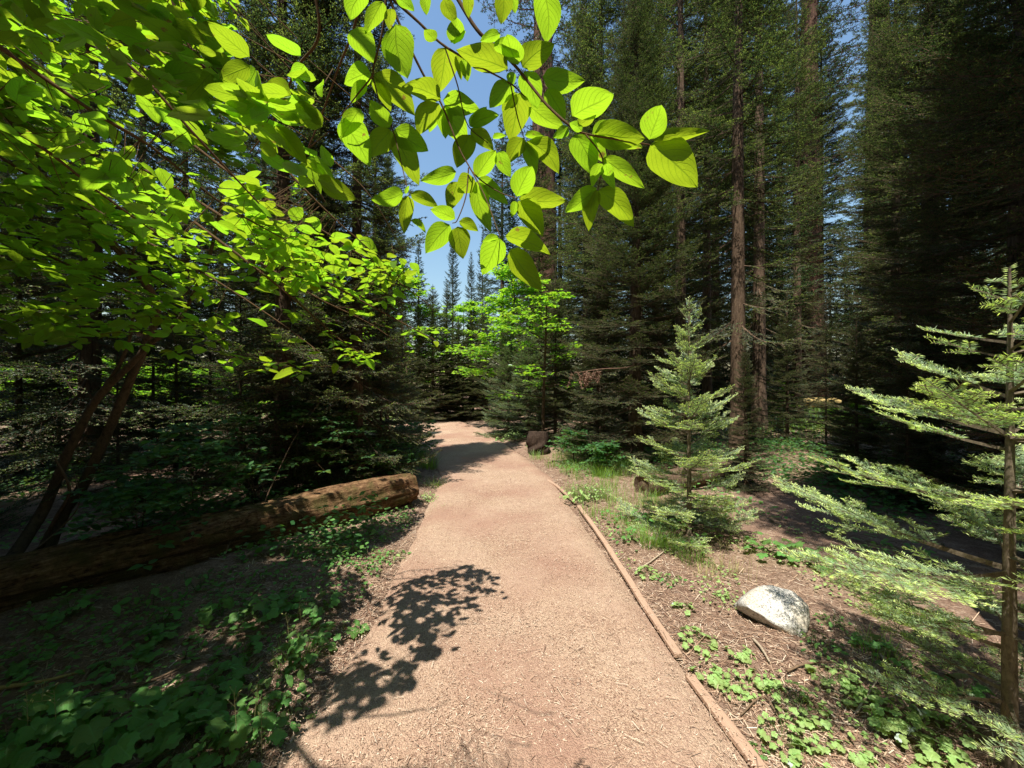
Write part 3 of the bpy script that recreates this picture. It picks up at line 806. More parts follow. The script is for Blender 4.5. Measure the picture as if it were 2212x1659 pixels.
# ------------------------------------------------------------------ dogwoods
def bound_px(py):
    return np.interp(py, [-400, 0, 150, 300, 400, 500, 600, 690, 770, 800, 860, 1000, 1300], [1500, 770, 730, 690, 760, 830, 920, 985, 985, 800, 740, 760, 800])
def project(P):
    P = np.atleast_2d(P)
    y = np.maximum(P[:, 1], 1e-3)
    return CX + P[:, 0] / y * FPX, CY - (P[:, 2] - CAMZ) / y * FPX
def out_of_bounds(P):
    P = np.atleast_2d(P)
    px, py = project(P)
    return (P[:, 1] > 0.05) & (py > -250) & (px > bound_px(py))
KEEP_LIT = [(-1.4, 0.2, 1.3, 2.8, 2.0, 0.97), (-0.42, 0.8, 0.2, 1.15, 1.82, 0.9)]
def shades_lit_leaf(P, rg):
    P = np.atleast_2d(P)
    r = np.zeros(len(P), bool)
    for x0, x1, y0, y1, z, pr in KEEP_LIT:
        q = P[:, :2] + (P[:, 2:3] - z) * np.array([[SH.x, SH.y]])
        r |= (P[:, 2] > z + 0.18) & (q[:, 0] > x0) & (q[:, 0] < x1) & (q[:, 1] > y0) & (q[:, 1] < y1) & (rg.random(len(P)) < pr)
    return r

class Spray:
    """Leaf clusters and the twigs that carry them."""
    def __init__(s, seed): s.rg = np.random.default_rng(seed); s.b = []; s.tw0 = []; s.tw1 = []; s.tr = []
    def cluster(s, p, d, n, L, nl=5, check=True, aspect=0.6, nj=0.22):
        rg = s.rg
        p = np.asarray(p, float); d = nrm(d); n = nrm(n); sd = nrm(np.cross(d, n))
        out = 0
        angs = np.array([12, -62, 58, -118, 122, -25, 35][:nl]) + rg.normal(0, 14, nl)
        for a in np.radians(angs):
            ax = math.cos(a) * d + math.sin(a) * sd + rg.normal(0, 0.16, 3)
            l = L * rg.uniform(0.62, 1.15)
            nn = n + rg.normal(0, nj, 3)
            q = p + nrm(ax) * 0.012
            pts = np.stack([q, q + nrm(ax) * l, q + nrm(ax) * l * .5])
            if check and (lit_block(pts).any() or out_of_bounds(pts).any() or shades_lit_leaf(pts, rg).any()): continue
            s.b.append((q, ax, nn, l, l * aspect * rg.uniform(0.85, 1.15))); out += 1
        return out
    def twig(s, a, b, r=0.0016):
        s.tw0.append(a); s.tw1.append(b); s.tr.append(r)
    def along(s, P, n, L, step, tl, nl=5, t0=0.1, check=True, end=True):
        """Side twigs both ways along a limb, lying in the plane of N."""
        rg = s.rg
        P = np.asarray(P, float)
        cum = np.concatenate([[0], np.cumsum(np.linalg.norm(np.diff(P, axis=0), axis=1))])
        q = t0 * cum[-1]; k = 0
        while q < cum[-1]:
            p = np.array([np.interp(q, cum, P[:, i]) for i in range(3)])
            i = min(len(P) - 2, max(0, np.searchsorted(cum, q) - 1)); tg = nrm(P[i + 1] - P[i])
            sd = nrm(np.cross(tg, n)) * (1 if k % 2 else -1)
            a = R(rg.uniform(35, 70)); d = nrm(math.cos(a) * tg + math.sin(a) * sd + rg.normal(0, 0.12, 3))
            l = tl * rg.uniform(0.4, 1.2)
            e = p + d * l
            got = s.cluster(e, d, n, L, nl, check)
            if got: s.twig(p, e)
            if l > tl * 0.8 and got: s.cluster(p + d * l * 0.5, d, n, L * 0.85, 3, check)
            q += step * rg.uniform(0.7, 1.3); k += 1
        if end: s.cluster(P[-1], P[-1] - P[-2], n, L, nl, check)
    def build(s, name, parent, mat, lod='mid', wood=None):
        m = MB()
        if s.b:
            add_leaves(m, np.array([x[0] for x in s.b]), np.array([x[1] for x in s.b]), np.array([x[2] for x in s.b]), np.array([x[3] for x in s.b]), np.array([x[4] for x in s.b]), lod, seed=len(s.b))
        if s.tw0: prisms(m, np.array(s.tw0), np.array(s.tw1), np.array(s.tr), np.array(s.tr) * 0.6, 1)
        return m.build(name, [mat, wood or M['twig']], parent) if len(s.b) > 5 else None

def branch(name, parent, P, rad, mat='twig', n=40, sides=7, rough=0.06):
    m = MB(); pp = smooth_path(P, n)
    tube(m, pp, np.interp(np.linspace(0, 1, n), np.linspace(0, 1, len(rad)), rad), sides, rough=rough, seed=n)
    return m.build(name, M[mat], parent), pp

def Z(x, y): return ((830 + x / 2.4043) * 0.8848, y / 2.4043 * 0.8848)
ZS = 0.8848 / 2.4043

dogA = thing('dogwood_tree', 'dogwood leaning from behind the fallen log, its glowing leaves hanging over the trail', 'dogwood tree')
TA = [gnd(92, 1205), at(140, 1105, 3.42), at(181, 1046, 3.4), at(228, 945, 3.38), at(262, 868, 3.35), at(286, 811, 3.33), at(312, 750, 3.3), at(336, 649, 3.2), (-2.75, 2.5, 2.6), (-2.7, 1.8, 3.2), (-2.3, 0.95, 3.55), (-1.5, 0.2, 3.45), (-0.65, 0.12, 2.9), at(850, -330, 0.614)]
branch('trunk', dogA, TA, [0.055, 0.042, 0.038, 0.036, 0.033, 0.030, 0.028, 0.026, 0.024, 0.022, 0.018, 0.014, 0.010, 0.006], 'bark_dog', 80, 12)

# --- near leaves, traced one by one: base, tip, width (enlarged photo coordinates); each lies on a tilted plane through its node
def on_plane(px, py, p0, n):
    r = ray(px, py); C = np.array([0, 0, CAMZ])
    t = np.dot(n, p0 - C) / np.dot(n, r)
    return C + r * t
def traced(node, D, leaves, seed, tilt=(0.0, 0.42, 0.88)):
    rg = np.random.default_rng(seed)
    m = MB(); D = D * .93
    p0 = at(*Z(*node), D)
    t, s, F = leaf_grid(11, 7)
    prof = LW(t) * 0.5
    for (bx, by), (tx, ty_), w in leaves:
        n = nrm(np.array(tilt) + rg.normal(0, 0.16, 3))
        b = Z(bx, by); e = Z(tx, ty_)
        pb = on_plane(*b, p0, n)
        d2 = np.array([e[0] - b[0], e[1] - b[1]]); ln = np.linalg.norm(d2); pe = np.array([-d2[1], d2[0]]) / ln
        k = rg.normal(0, 0.05)
        pts = []
        for ti, si, wi in zip(t, s, prof):
            wob = 0.02 * math.sin(11 * ti + 3 * bx) * abs(si)
            off = (si * (wi + wob * wi) * w * ZS * 1.06) + k * ln * math.sin(math.pi * ti)
            q = on_plane(b[0] + d2[0] * ti + pe[0] * off, b[1] + d2[1] * ti + pe[1] * off, pb, n)
            Lr = ln * D / FPX
            q = q + n * Lr * (0.10 * abs(si) ** 1.5 * wi * 2 - 0.10 * ti * ti + 0.012 * math.sin(9 * ti + 4 * si + bx))
            pts.append(q)
        m.add(np.array(pts), F, np.stack([t, s * 0.5 + 0.5], -1), 0, 0)
    return m

TRACED = [
    ((1820, 850), .60, [((1815, 820), (1880, 600), 165), ((1838, 825), (2158, 750), 95), ((1822, 850), (2095, 1078), 285)]),
    ((1440, 785), .60, [((1362, 680), (1602, 520), 205), ((1400, 740), (1500, 640), 85), ((1495, 780), (1790, 800), 195), ((1480, 790), (1672, 745), 95), ((1380, 790), (1484, 1020), 170), ((1540, 930), (1784, 1092), 125), ((1480, 790), (1560, 950), 110), ((1340, 745), (1252, 806), 75), ((1420, 770), (1345, 715), 70), ((1560, 790), (1775, 855), 120)]),
    ((1515, 1110), .58, [((1505, 1105), (1320, 1235), 120), ((1510, 1115), (1456, 1345), 105), ((1520, 1115), (1716, 1318), 160), ((1540, 960), (1475, 1090), 70), ((1560, 960), (1610, 1100), 80)]),
    ((1060, 390), .64, [((1045, 380), (985, 185), 135), ((985, 405), (690, 265), 190), ((1070, 395), (1252, 252), 180), ((1190, 450), (1436, 465), 165), ((1085, 420), (1160, 625), 145), ((1105, 612), (1318, 740), 130), ((1215, 520), (1320, 700), 115), ((1000, 420), (1015, 500), 60)]),
    ((1005, 490), .66, [((1005, 480), (880, 625), 140), ((1055, 545), (1000, 815), 180), ((1030, 540), (950, 645), 85), ((905, 250), (1055, 330), 120), ((940, 200), (825, 235), 85)]),
    ((1080, 810), .64, [((1085, 795), (1197, 792), 52), ((1080, 810), (985, 950), 118), ((1095, 830), (1288, 1005), 145), ((1090, 835), (1150, 1025), 95)]),
    ((640, 275), .67, [((670, 260), (690, 92), 115), ((625, 280), (585, 530), 170), ((690, 320), (712, 462), 62), ((722, 345), (752, 472), 75), ((650, 250), (740, 175), 60), ((560, 240), (495, 170), 85)]),
    ((590, 600), .70, [((605, 585), (822, 625), 150), ((582, 608), (455, 785), 155), ((592, 585), (362, 492), 150), ((612, 620), (745, 850), 155), ((560, 690), (525, 770), 65), ((600, 640), (620, 805), 100)]),
    ((760, 750), .70, [((765, 745), (942, 660), 100), ((768, 752), (905, 880), 100), ((765, 790), (690, 980), 140), ((760, 740), (860, 615), 80), ((895, 810), (975, 790), 40)]),
    ((790, 1040), .68, [((682, 1010), (478, 1050), 115), ((692, 1065), (640, 1230), 115), ((785, 1042), (690, 1120), 140), ((800, 1040), (915, 868), 125), ((930, 890), (1005, 1030), 95), ((800, 1065), (890, 1348), 125), ((815, 1045), (988, 1185), 100)]),
    ((1040, 1165), .64, [((1035, 1155), (1128, 955), 150), ((1050, 1165), (1328, 1160), 140), ((1045, 1180), (1198, 1372), 150), ((1030, 1180), (1010, 1272), 52)]),
    ((940, 1390), .62, [((935, 1398), (835, 1598), 160), ((998, 1465), (1185, 1690), 150), ((970, 1385), (1232, 1475), 125), ((930, 1395), (833, 1412), 50)]),
    ((660, 1310), .66, [((645, 1320), (500, 1475), 150), ((690, 1330), (722, 1512), 135), ((700, 1298), (812, 1352), 75), ((676, 1285), (530, 1215), 95)]),
    ((395, 1135), .68, [((372, 1135), (188, 1160), 120), ((398, 1150), (380, 1365), 95), ((415, 1138), (578, 1210), 85), ((420, 1290), (506, 1362), 42), ((385, 1140), (405, 1085), 25)]),
    ((310, 760), .70, [((318, 760), (518, 875), 155), ((300, 765), (165, 915), 165), ((320, 785), (465, 1068), 145), ((292, 750), (185, 578), 115), ((10, 700), (178, 955), 175), ((120, 640), (10, 800), 130)]),
    ((190, 440), .68, [((182, 430), (28, 480), 165), ((205, 432), (442, 655), 165), ((195, 455), (300, 640), 90), ((150, 470), (60, 600), 90)]),
    ((1190, -40), .60, [((1190, -60), (1208, 242), 170), ((960, -60), (945, 138), 115), ((748, -40), (755, 98), 72), ((1010, -30), (1030, 75), 55)]),
    ((340, 120), .64, [((328, 140), (402, 455), 205), ((300, 50), (290, 170), 75), ((610, -10), (685, 135), 95), ((500, -30), (510, 85), 70), ((140, -40), (60, 110), 150), ((250, 10), (150, 190), 120), ((60, 180), (200, 360), 150), ((330, -20), (440, 60), 80), ((250, 230), (330, 320), 85)]),
]
TW = [  # the boughs that carry them: (points, depths, radii)
    ([(660, -60), (800, 170), (900, 260), (1040, 400), (1200, 600), (1340, 730), (1440, 785), (1700, 830), (1820, 850)], [.66, .65, .65, .64, .62, .60, .60, .60, .60], (.0032, .0009), (3, 4, 5)),
    ([(270, -40), (450, 120), (600, 260), (800, 380), (1000, 490), (1090, 570)], [.66, .67, .67, .66, .66, .65], (.0026, .0008), ()),
    ([(275, -60), (340, 120), (450, 360), (530, 510), (600, 620), (700, 870), (760, 980), (850, 1150), (940, 1390)], [.66, .67, .68, .69, .70, .69, .68, .65, .62], (.0026, .0007), ()),
    ([(275, -60), (250, 180), (200, 380), (185, 450), (90, 570), (0, 690)], [.66, .67, .68, .68, .69, .70], (.0022, .0009), ()),
]
SIDE = [([(1000, 490), (1040, 680), (1080, 810)], (.66, .65, .64)), ([(1440, 785), (1540, 930), (1515, 1110)], (.60, .59, .58)), ([(620, 290), (690, 500), (720, 640), (760, 750), (870, 840)], (.67, .68, .69, .70, .70)),
        ([(190, 440), (240, 620), (310, 760), (370, 1000), (400, 1130)], (.68, .69, .70, .69, .68)), ([(755, 985), (740, 1150), (690, 1290), (660, 1310)], (.68, .67, .66, .66)), ([(780, 1010), (830, 1060), (940, 1130), (1040, 1165)], (.68, .67, .65, .64))]
OWNER = [0, 0, 0, 0, 1, 1, 1, 2, 2, 2, 2, 2, 2, 3, 3, 3, 0, 1]
SOWN = [1, 0, 1, 3, 2, 2]
brs = []
for pts, ds, rr, _ in TW:
    brs.append(branch('branch', dogA, [at(*Z(*p), d * .93) for p, d in zip(pts, ds)], rr, 'twig', 40, 7)[0])
for (pts, ds), ow in zip(SIDE, SOWN):
    branch('side_twig', brs[ow], [at(*Z(*p), d * .93) for p, d in zip(pts, ds)], (.0012, .0007), 'twig', 16, 5)
for k, (node, D, lv) in enumerate(TRACED):
    traced(node, D, lv, 100 + k).build('foliage', M['leaf'], brs[OWNER[k]])

# --- the rest of the near dogwood: limbs coming in from the upper left
def PL(*a): return [at(x, y, d) for x, y, d in a]
LIMBS_A = [
    (PL((-150, -80, .80), (150, 60, .85), (300, 160, .9), (420, 290, .95), (560, 440, 1.05)), .006, 0.075, 0.075, 0.14),
    (PL((330, -150, .72), (400, 80, .75), (470, 180, .78), (560, 300, .85)), .004, 0.068, 0.06, 0.10),
    (PL((640, -160, .70), (690, 60, .74), (640, 150, .78), (590, 260, .84), (540, 330, .9)), .0035, 0.068, 0.065, 0.10),
    (PL((800, -150, .80), (770, 40, .85), (730, 150, .92), (690, 260, 1.0), (640, 380, 1.1)), .0035, 0.068, 0.065, 0.11),
    (PL((-60, 60, .95), (200, 240, 1.05), (330, 320, 1.15), (480, 440, 1.3), (620, 520, 1.4)), .006, 0.075, 0.08, 0.16),
    (PL((-250, 150, 1.0), (60, 300, 1.1), (220, 420, 1.25), (360, 520, 1.4)), .006, 0.075, 0.085, 0.18),
]
upA = nrm(np.array([-0.1, 0.25, 0.96]))
for k, (P, r, L, st, tl) in enumerate(LIMBS_A):
    b, pp = branch('branch', dogA, P, (r, r * 0.35), 'twig', 40)
    sp = Spray(200 + k); sp.along(pp, upA + np.array([0, 0.12 * (k % 3 - 1), 0]), L, st, tl)
    sp.build('foliage', b, M['leaf'], 'hi')
def fill(sp, n, box, Df, L, nl, up, limbs, region=None, reach=0.2, sep=0):
    rg = sp.rg
    LP = np.concatenate(limbs)
    got = 0; seen = []
    for k in range(n * 20):
        px, py = rg.uniform(box[0], box[2]), rg.uniform(box[1], box[3])
        if region is not None and not in_poly(np.array([[px, py]]), region)[0]: continue
        p = at(px, py, Df(px, py, rg))
        if sep and seen and min((px - a) ** 2 + (py - c) ** 2 for a, c in seen) < sep * sep: continue
        q = LP[np.argmin(((LP - p) ** 2).sum(1))]
        d = nrm((p - q) * [1, 1, .3] + rg.normal(0, .05, 3))
        if not sp.cluster(p, d, np.array(up) + rg.normal(0, .07, 3), L(px) if callable(L) else L, nl): continue
        if np.linalg.norm(p - q) < reach: sp.twig(q, p, .0014)
        else: sp.twig(p - d * .16 + [0, 0, .01], p, .0012)
        got += 1; seen.append((px, py))
        if got >= n: break
    return got
limbsA = [smooth_path(x[0], 30) for x in LIMBS_A]
sp = Spray(310)
def DA(px, py, rg): return rg.uniform(1.05, 1.75)
fill(sp, 380, (-120, -150, 800, 520), DA, .082, 5, upA, limbsA, np.array([(-150, -200), (850, -200), (800, 200), (720, 330), (560, 480), (350, 520), (100, 330), (-150, 250)]))
sp.build('foliage', dogA, M['leaf'], 'hi')
sp = Spray(312)
fill(sp, 170, (330, -40, 800, 440), lambda px, py, rg: rg.uniform(1.7, 2.6), .085, 5, upA, limbsA, np.array([(330, -40), (800, -40), (780, 250), (760, 430), (600, 420), (330, 250)]))
sp.build('foliage', dogA, M['leaf'], 'mid')
sp = Spray(311)
print('fillN', fill(sp, 170, (-150, -120, 860, 460), lambda px, py, rg: rg.uniform(.58, .70), lambda px: .044 if px < 330 else .056, 5, (0, .5, .85), limbsA, np.array([(-150, -120), (870, -120), (850, 60), (800, 200), (770, 330), (790, 400), (700, 400), (560, 330), (420, 220), (220, 120), (-150, 0)]), sep=46, reach=0.12))
sp.build('foliage', dogA, M['leaf'], 'hi')
# overhead leaf clusters added mostly above the frame to shade the left bank
sp = Spray(300); rg = sp.rg
rows = 0
for k in range(5000):
    p = np.array([rg.uniform(-5.0, -0.35), rg.uniform(-1.6, 3.2), rg.uniform(2.5, 4.6)])
    px, py = project(p)
    if p[1] > 0.1 and py[0] > 40 and rg.random() < 0.6: continue
    if sp.cluster(p, rg.normal(0, 1, 3) * [1, 1, 0.15], (0, 0.1, 1), 0.10, 4): rows += 1
    if rows > 900: break
for k in range(520):  # more clusters added overhead, out of view, to shade the upper left leaves
    q = np.array([rg.uniform(-1.9, -.45), rg.uniform(.35, 1.3)]); z = rg.uniform(2.9, 4.3)
    sp.cluster((q[0] - (z - 2) * SH.x, q[1] - (z - 2) * SH.y, z), rg.normal(0, 1, 3) * [1, 1, .15], (0, .1, 1), .10, 5)
for k in range(700):  # clusters added out of view to shade the bottom left plants
    sp.cluster((rg.uniform(-2.8, -1.2), rg.uniform(-.5, 1.0), rg.uniform(2.6, 3.7)), rg.normal(0, 1, 3) * [1, 1, .15], (0, .1, 1), .10, 5)
cb_ = branch('branch', dogA, [(-2.2, 2.5, 3.2), (-2.6, 1.6, 3.7), (-2.4, 0.6, 3.9), (-1.8, -0.4, 3.8)], (.03, .008), 'bark_dog', 30)[0]  # limb added above the frame to carry the shading clusters
sp.build('foliage', cb_, M['leaf'], 'lo')

dogB = thing('dogwood_tree', 'dogwood with twin slim leaning stems, its bright spray reaching right to the trail', 'dogwood tree')
TB = [gnd(-10, 1262), at(94, 1100, 3.25), at(141, 992, 3.22), at(181, 911, 3.2), at(218, 851, 3.15), at(286, 784, 3.1), at(323, 743, 3.05), at(370, 710, 3.0), at(403, 663, 2.9), at(450, 560, 2.7), at(480, 430, 2.5)]
tbk, _ = branch('trunk', dogB, TB, [.045, .038, .034, .031, .028, .024, .02, .018, .015, .012, .008], 'bark_dog', 60, 9)
branch('trunk', dogB, [at(181, 911, 3.2), at(220, 845, 3.15), at(262, 780, 3.1), at(286, 700, 3.05), at(280, 600, 3.0), at(300, 480, 2.8)], [.022, .018, .014, .011, .008, .005], 'bark_dog', 30)
branch('trunk', dogB, [gnd(60, 1240), at(120, 1120, 3.0), at(150, 1060, 2.95), at(120, 990, 2.9)], [.02, .014, .01, .006], 'bark_dog', 30)
LIMBS_B = [
    (PL((250, 330, 1.9), (420, 430, 1.85), (560, 520, 1.85), (690, 600, 1.9), (800, 660, 1.95), (940, 735, 2.05)), .009, 0.085, 0.055, 0.18, 0),
    (PL((400, 300, 2.0), (560, 420, 2.0), (700, 500, 2.05), (820, 580, 2.15), (930, 660, 2.25)), .008, 0.085, 0.06, 0.20, 0),
    (PL((420, 480, 1.75), (540, 570, 1.75), (640, 650, 1.8), (730, 730, 1.85), (790, 770, 1.9)), .007, 0.08, 0.06, 0.17, 0),
    (PL((560, 300, 1.5), (640, 390, 1.5), (720, 470, 1.55), (800, 540, 1.6)), .006, 0.08, 0.06, 0.15, 0),
    (PL((520, 540, 2.2), (680, 640, 2.3), (800, 700, 2.4), (900, 770, 2.5)), .006, 0.085, 0.07, 0.20, 0),
    (PL((700, 330, 2.1), (780, 400, 2.1), (830, 470, 2.15), (880, 560, 2.25)), .005, 0.08, 0.07, 0.16, 0),
    (PL((100, 380, 2.2), (280, 500, 2.25), (440, 590, 2.3), (580, 680, 2.35), (690, 760, 2.4)), .009, 0.095, 0.075, 0.22, 1),
    (PL((-50, 480, 2.3), (120, 560, 2.35), (300, 640, 2.4), (450, 720, 2.45)), .009, 0.095, 0.08, 0.24, 1),
    (PL((-60, 300, 2.0), (120, 420, 2.05), (280, 560, 2.1), (400, 640, 2.1)), .009, 0.095, 0.08, 0.22, 1),
]
upB = nrm(np.array([-0.05, 0.22, 0.97]))
for k, (P, r, L, st, tl, dk) in enumerate(LIMBS_B):
    b, pp = branch('branch', dogB, P, (r, r * 0.3), 'twig', 40)
    sp = Spray(400 + k); sp.along(pp, upB + sp.rg.normal(0, 0.05, 3), L, st, tl, 6)
    sp.build('foliage', b, M['leaf'], 'hi' if not dk else 'mid')
limbsB = [smooth_path(x[0], 30) for x in LIMBS_B]
sp = Spray(410)
def DB(px, py, rg): return (1.55 + .5 * (px - 550) / 400) * (330 / max(60, CY - py)) ** .42 * rg.uniform(.9, 1.12)
print('fillB', fill(sp, 270, (520, 330, 990, 800), DB, .082, 5, upB, limbsB, np.array([(480, 380), (620, 300), (800, 400), (900, 560), (990, 700), (985, 760), (760, 790), (620, 640), (500, 500)])))
sp.build('foliage', dogB, M['leaf'], 'hi')
sp = Spray(412)
fill(sp, 70, (780, 540, 990, 800), lambda px, py, rg: DB(px, py, rg) * 1.08, .076, 6, upB, limbsB, np.array([(780, 540), (900, 560), (990, 680), (988, 770), (900, 790), (800, 740)]))
sp.build('foliage', dogB, M['leaf'], 'hi')
sp = Spray(411)
def DC(px, py, rg): return rg.uniform(1.7, 3.0)
print('fillC', fill(sp, 330, (-150, 250, 720, 830), DC, .095, 5, upB, limbsB, np.array([(-150, 250), (150, 300), (520, 480), (640, 680), (760, 800), (700, 850), (500, 800), (300, 760), (-150, 720)])))
sp.build('foliage', dogB, M['leaf'], 'mid')
# faded white flowers and one withered leaf cluster hang in the left foliage
for (x, y, D), mt, nm in (((428, 540, 1.7), 'bract', 'flower'), ((540, 560, 1.7), 'bract', 'flower'), ((556, 585, 1.72), 'bract', 'flower'), ((78, 190, .95), 'dry_leaf', 'withered_leaf'), ((622, 335, 1.2), 'dry_leaf', 'withered_leaf')):
    sp = Spray(int(x)); sp.cluster(at(x, y, D), (0.2, -0.3, -0.9), (0.1, -0.8, 0.5), 0.045 if mt == 'bract' else 0.06, 5, False, 0.8)
    sp.build(nm, dogB, M[mt], 'mid')

# ------------------------------------------------------------------ broadleaf trees and shrubs of the understorey
def broad_tree(name, label, cat, xy, H, Rr, nlimb, ncl, L, seed, mat='leaf_far', base=0.25, r0=0.03, lod='lo', group=None, spread=0.16, nl=5, stems=1, flat=0.15):
    rg = np.random.default_rng(seed)
    z = float(gheight(np.array([xy[0]]), np.array([xy[1]]))[0])
    t = thing(name, label, cat, (xy[0], xy[1], z - 0.01), 0, 1, group)
    wood = MB(); sp = Spray(seed)
    for sidx in range(stems):
        ln = rg.normal(0, 0.18, 2) if stems > 1 else rg.normal(0, 0.06, 2)
        tp = smooth_path([(0, 0, -0.05), (ln[0] * H * .3, ln[1] * H * .3, H * .35), (ln[0] * H * .8, ln[1] * H * .8, H * .7), (ln[0] * H, ln[1] * H, H * .97)], 14)
        tube(wood, tp, np.linspace(r0, r0 * 0.15, 14), 7, rough=0.06, seed=seed)
        for k in range(nlimb):
            f = base + (1 - base) * (k + rg.random()) / nlimb * 0.97
            p = np.array([np.interp(f, np.linspace(0, 1, 14), tp[:, i]) for i in range(3)])
            a = rg.uniform(0, 6.28)
            l = Rr * (1 - 0.65 * ((f - base) / (1 - base)) ** 1.5) * rg.uniform(0.6, 1.1)
            d = np.array([math.cos(a), math.sin(a), rg.uniform(0.05, 0.45)])
            pts = smooth_path([p, p + d * l * .5 + [0, 0, .04 * l], p + d * l + [0, 0, -0.05 * l]], 9)
            tube(wood, pts, np.linspace(r0 * .35, r0 * .06, 9), 5)
            for c in range(ncl):
                u = rg.uniform(0.25, 1) ** 0.8
                q = np.array([np.interp(u, np.linspace(0, 1, 9), pts[:, i]) for i in range(3)])
                e = q + rg.normal(0, 1, 3) * [spread * l + .03, spread * l + .03, flat * spread * l + .02]
                sp.cluster(e, nrm((e - q) * [1, 1, .3] + 1e-3), (0, 0, 1), L, nl, False, 0.62, 0.35)
                sp.twig(q, e, 0.0014)
    wood.build('trunk', M['bark_dog'], t)
    sp.build('crown', t, M[mat], lod)
    return t
BT = [('broadleaf_tree', 'sunlit broadleaf tree right of the bend, bright green above the pale firs', (1098, 13.0), 5.4, 2.0, 28, 46, .14, 0),
      ('broadleaf_tree', 'sunlit broadleaf tree left of the bend behind the dogwood spray', (885, 15.5), 6.4, 2.1, 26, 44, .15, 1),
      ('broadleaf_tree', 'small bright broadleaf tree at the far end of the trail under the sky gap', (1000, 18.5), 5.6, 2.2, 24, 40, .15, 2),
      ('broadleaf_tree', 'broadleaf tree with a thin leaning stem beside the old stump', (1172, 9.2), 3.9, 1.1, 18, 22, .10, 3),
      ('broadleaf_tree', 'bright broadleaf tree behind the left fir wall', (770, 16), 7.0, 2.2, 24, 28, .14, 4)]
for nm, lb, (px, D), H, Rr, nlb, ncl, L, k in BT:
    broad_tree(nm, lb, 'broadleaf tree', col_at(px, D), H, Rr, nlb, ncl, L, 500 + k, r0=0.05, group='broadleaf trees round the bend')
for k, (px, D, H, lb) in enumerate([(40, 12.5, 2.2, 'sunlit green bush at the far left in the clearing'), (190, 13.5, 2.6, 'sunlit bush in the clearing behind the straight dark trunk'), (345, 14, 2.3, 'sunlit bush in the clearing right of the leaning trunks'),
                                     (500, 13.5, 2.0, 'sunlit bush at the right end of the left clearing'), (1660, 15, 1.6, 'sunlit bush at the edge of the grass clearing behind the straight trunk'), (1840, 9.0, 1.0, 'green shrub in the dark hollow behind the near sapling')]):
    broad_tree('shrub', lb, 'shrub', col_at(px, D), H, H * .55, 12, 20, .11, 520 + k, stems=3, r0=.015, base=.15, group='bushes in the clearings')
for k, (px, D, H, lb) in enumerate([(640, 4.9, 1.3, 'leafy dogwood shoot behind the middle of the fallen log'), (735, 5.3, 1.15, 'leafy dogwood shoot with horizontal sprays behind the log end'), (560, 4.4, 1.2, 'leafy shoot left of the middle of the fallen log'),
                                     (790, 5.6, .7, 'low leafy shoot just behind the end of the fallen log'), (420, 3.7, 1.0, 'leafy shoot behind the log near the leaning stems'), (300, 3.2, .7, 'low leafy shoot at the foot of the leaning stems'),
                                     (890, 7.3, .75, 'leafy shoot on the trail side of the slender firs'), (1240, 7.2, .6, 'low leafy shrub right of the old stump'), (1310, 6.3, .5, 'low shrub in the shade before the dense fir')]):
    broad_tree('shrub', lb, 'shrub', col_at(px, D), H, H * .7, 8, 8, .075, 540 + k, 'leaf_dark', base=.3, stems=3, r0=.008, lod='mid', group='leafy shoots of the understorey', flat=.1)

# ------------------------------------------------------------------ fallen logs and the old stump
def log_mesh(P, rad, seed, n=40, K=90, bump=0.12, ends=True):
    P = smooth_path(P, K); T = nrm(np.gradient(P, axis=0))
    A = nrm(np.cross(T, [0, 0, 1.0])); B = np.cross(A, T)
    th = np.linspace(0, 6.28318, n, endpoint=False)
    ln = np.concatenate([[0], np.cumsum(np.linalg.norm(np.diff(P, axis=0), axis=1))])
    m = MB(); V = np.zeros((K, n, 3)); uv = np.zeros((K, n, 2))
    rad = np.interp(np.linspace(0, 1, K), np.linspace(0, 1, len(rad)), rad)
    for i in range(K):
        for j in range(n):
            c, s = math.cos(th[j]), math.sin(th[j])
            f = 1 + bump * pnoise(Vector((c * 1.6, s * 1.6 + seed, ln[i] * 0.7))) + 0.7 * bump * pnoise(Vector((c * 6, s * 6 + seed, ln[i] * 1.1))) + 0.35 * bump * pnoise(Vector((c * 14, s * 14, ln[i] * 5 + seed)))
            e = min(ln[i], ln[-1] - ln[i])
            f *= 1 - 0.10 * max(0, 1 - e / 0.12) * (1 + pnoise(Vector((c * 3, s * 3, 9))))
            V[i, j] = P[i] + rad[i] * f * (c * A[i] + s * B[i])
            uv[i, j] = (j / n, ln[i])
    a = np.arange(K - 1)[:, None] * n; j = np.arange(n)[None]; j2 = (j + 1) % n
    m.add(V.reshape(-1, 3), np.stack([a + j, a + j2, a + n + j2, a + n + j], -1).reshape(-1, 4), uv.reshape(-1, 2))
    for i, sg in ((0, -1), (K - 1, 1)):
        ring = V[i]; inner = P[i] + (ring - P[i]) * 0.5 + T[i] * sg * -0.03
        vv = np.vstack([ring, inner, P[i][None] + T[i] * sg * 0.0])
        F1 = np.stack([j[0], j2[0], n + j2[0], n + j[0]], -1)
        m.add(vv, F1, np.tile([[0.3, 0.1]], (2 * n + 1, 1)) + 0.2 * (vv[:, :2] - vv[0, :2]))
        m.add(vv[n:], np.stack([j[0], j2[0], np.full(n, n)], -1), np.tile([[0.4, 0.2]], (n + 1, 1)))
    return m
m = log_mesh([(-4.0, 2.05, 0.12), (-3.1, 2.95, 0.13), (-2.2, 3.95, 0.15), (-1.30, 4.95, 0.17)], [0.19, 0.20, 0.21, 0.19], 3, 48, 130, 0.20)
tag(m.build('fallen_log', M['log']), 'long rotten orange brown log lying left of the trail under the dogwood', 'log', 'fallen logs')
m = log_mesh([(1.75, 5.2, 0.12), (2.6, 5.6, 0.14), (3.8, 6.2, 0.14)], [0.16, 0.16, 0.15], 8, 28, 40)
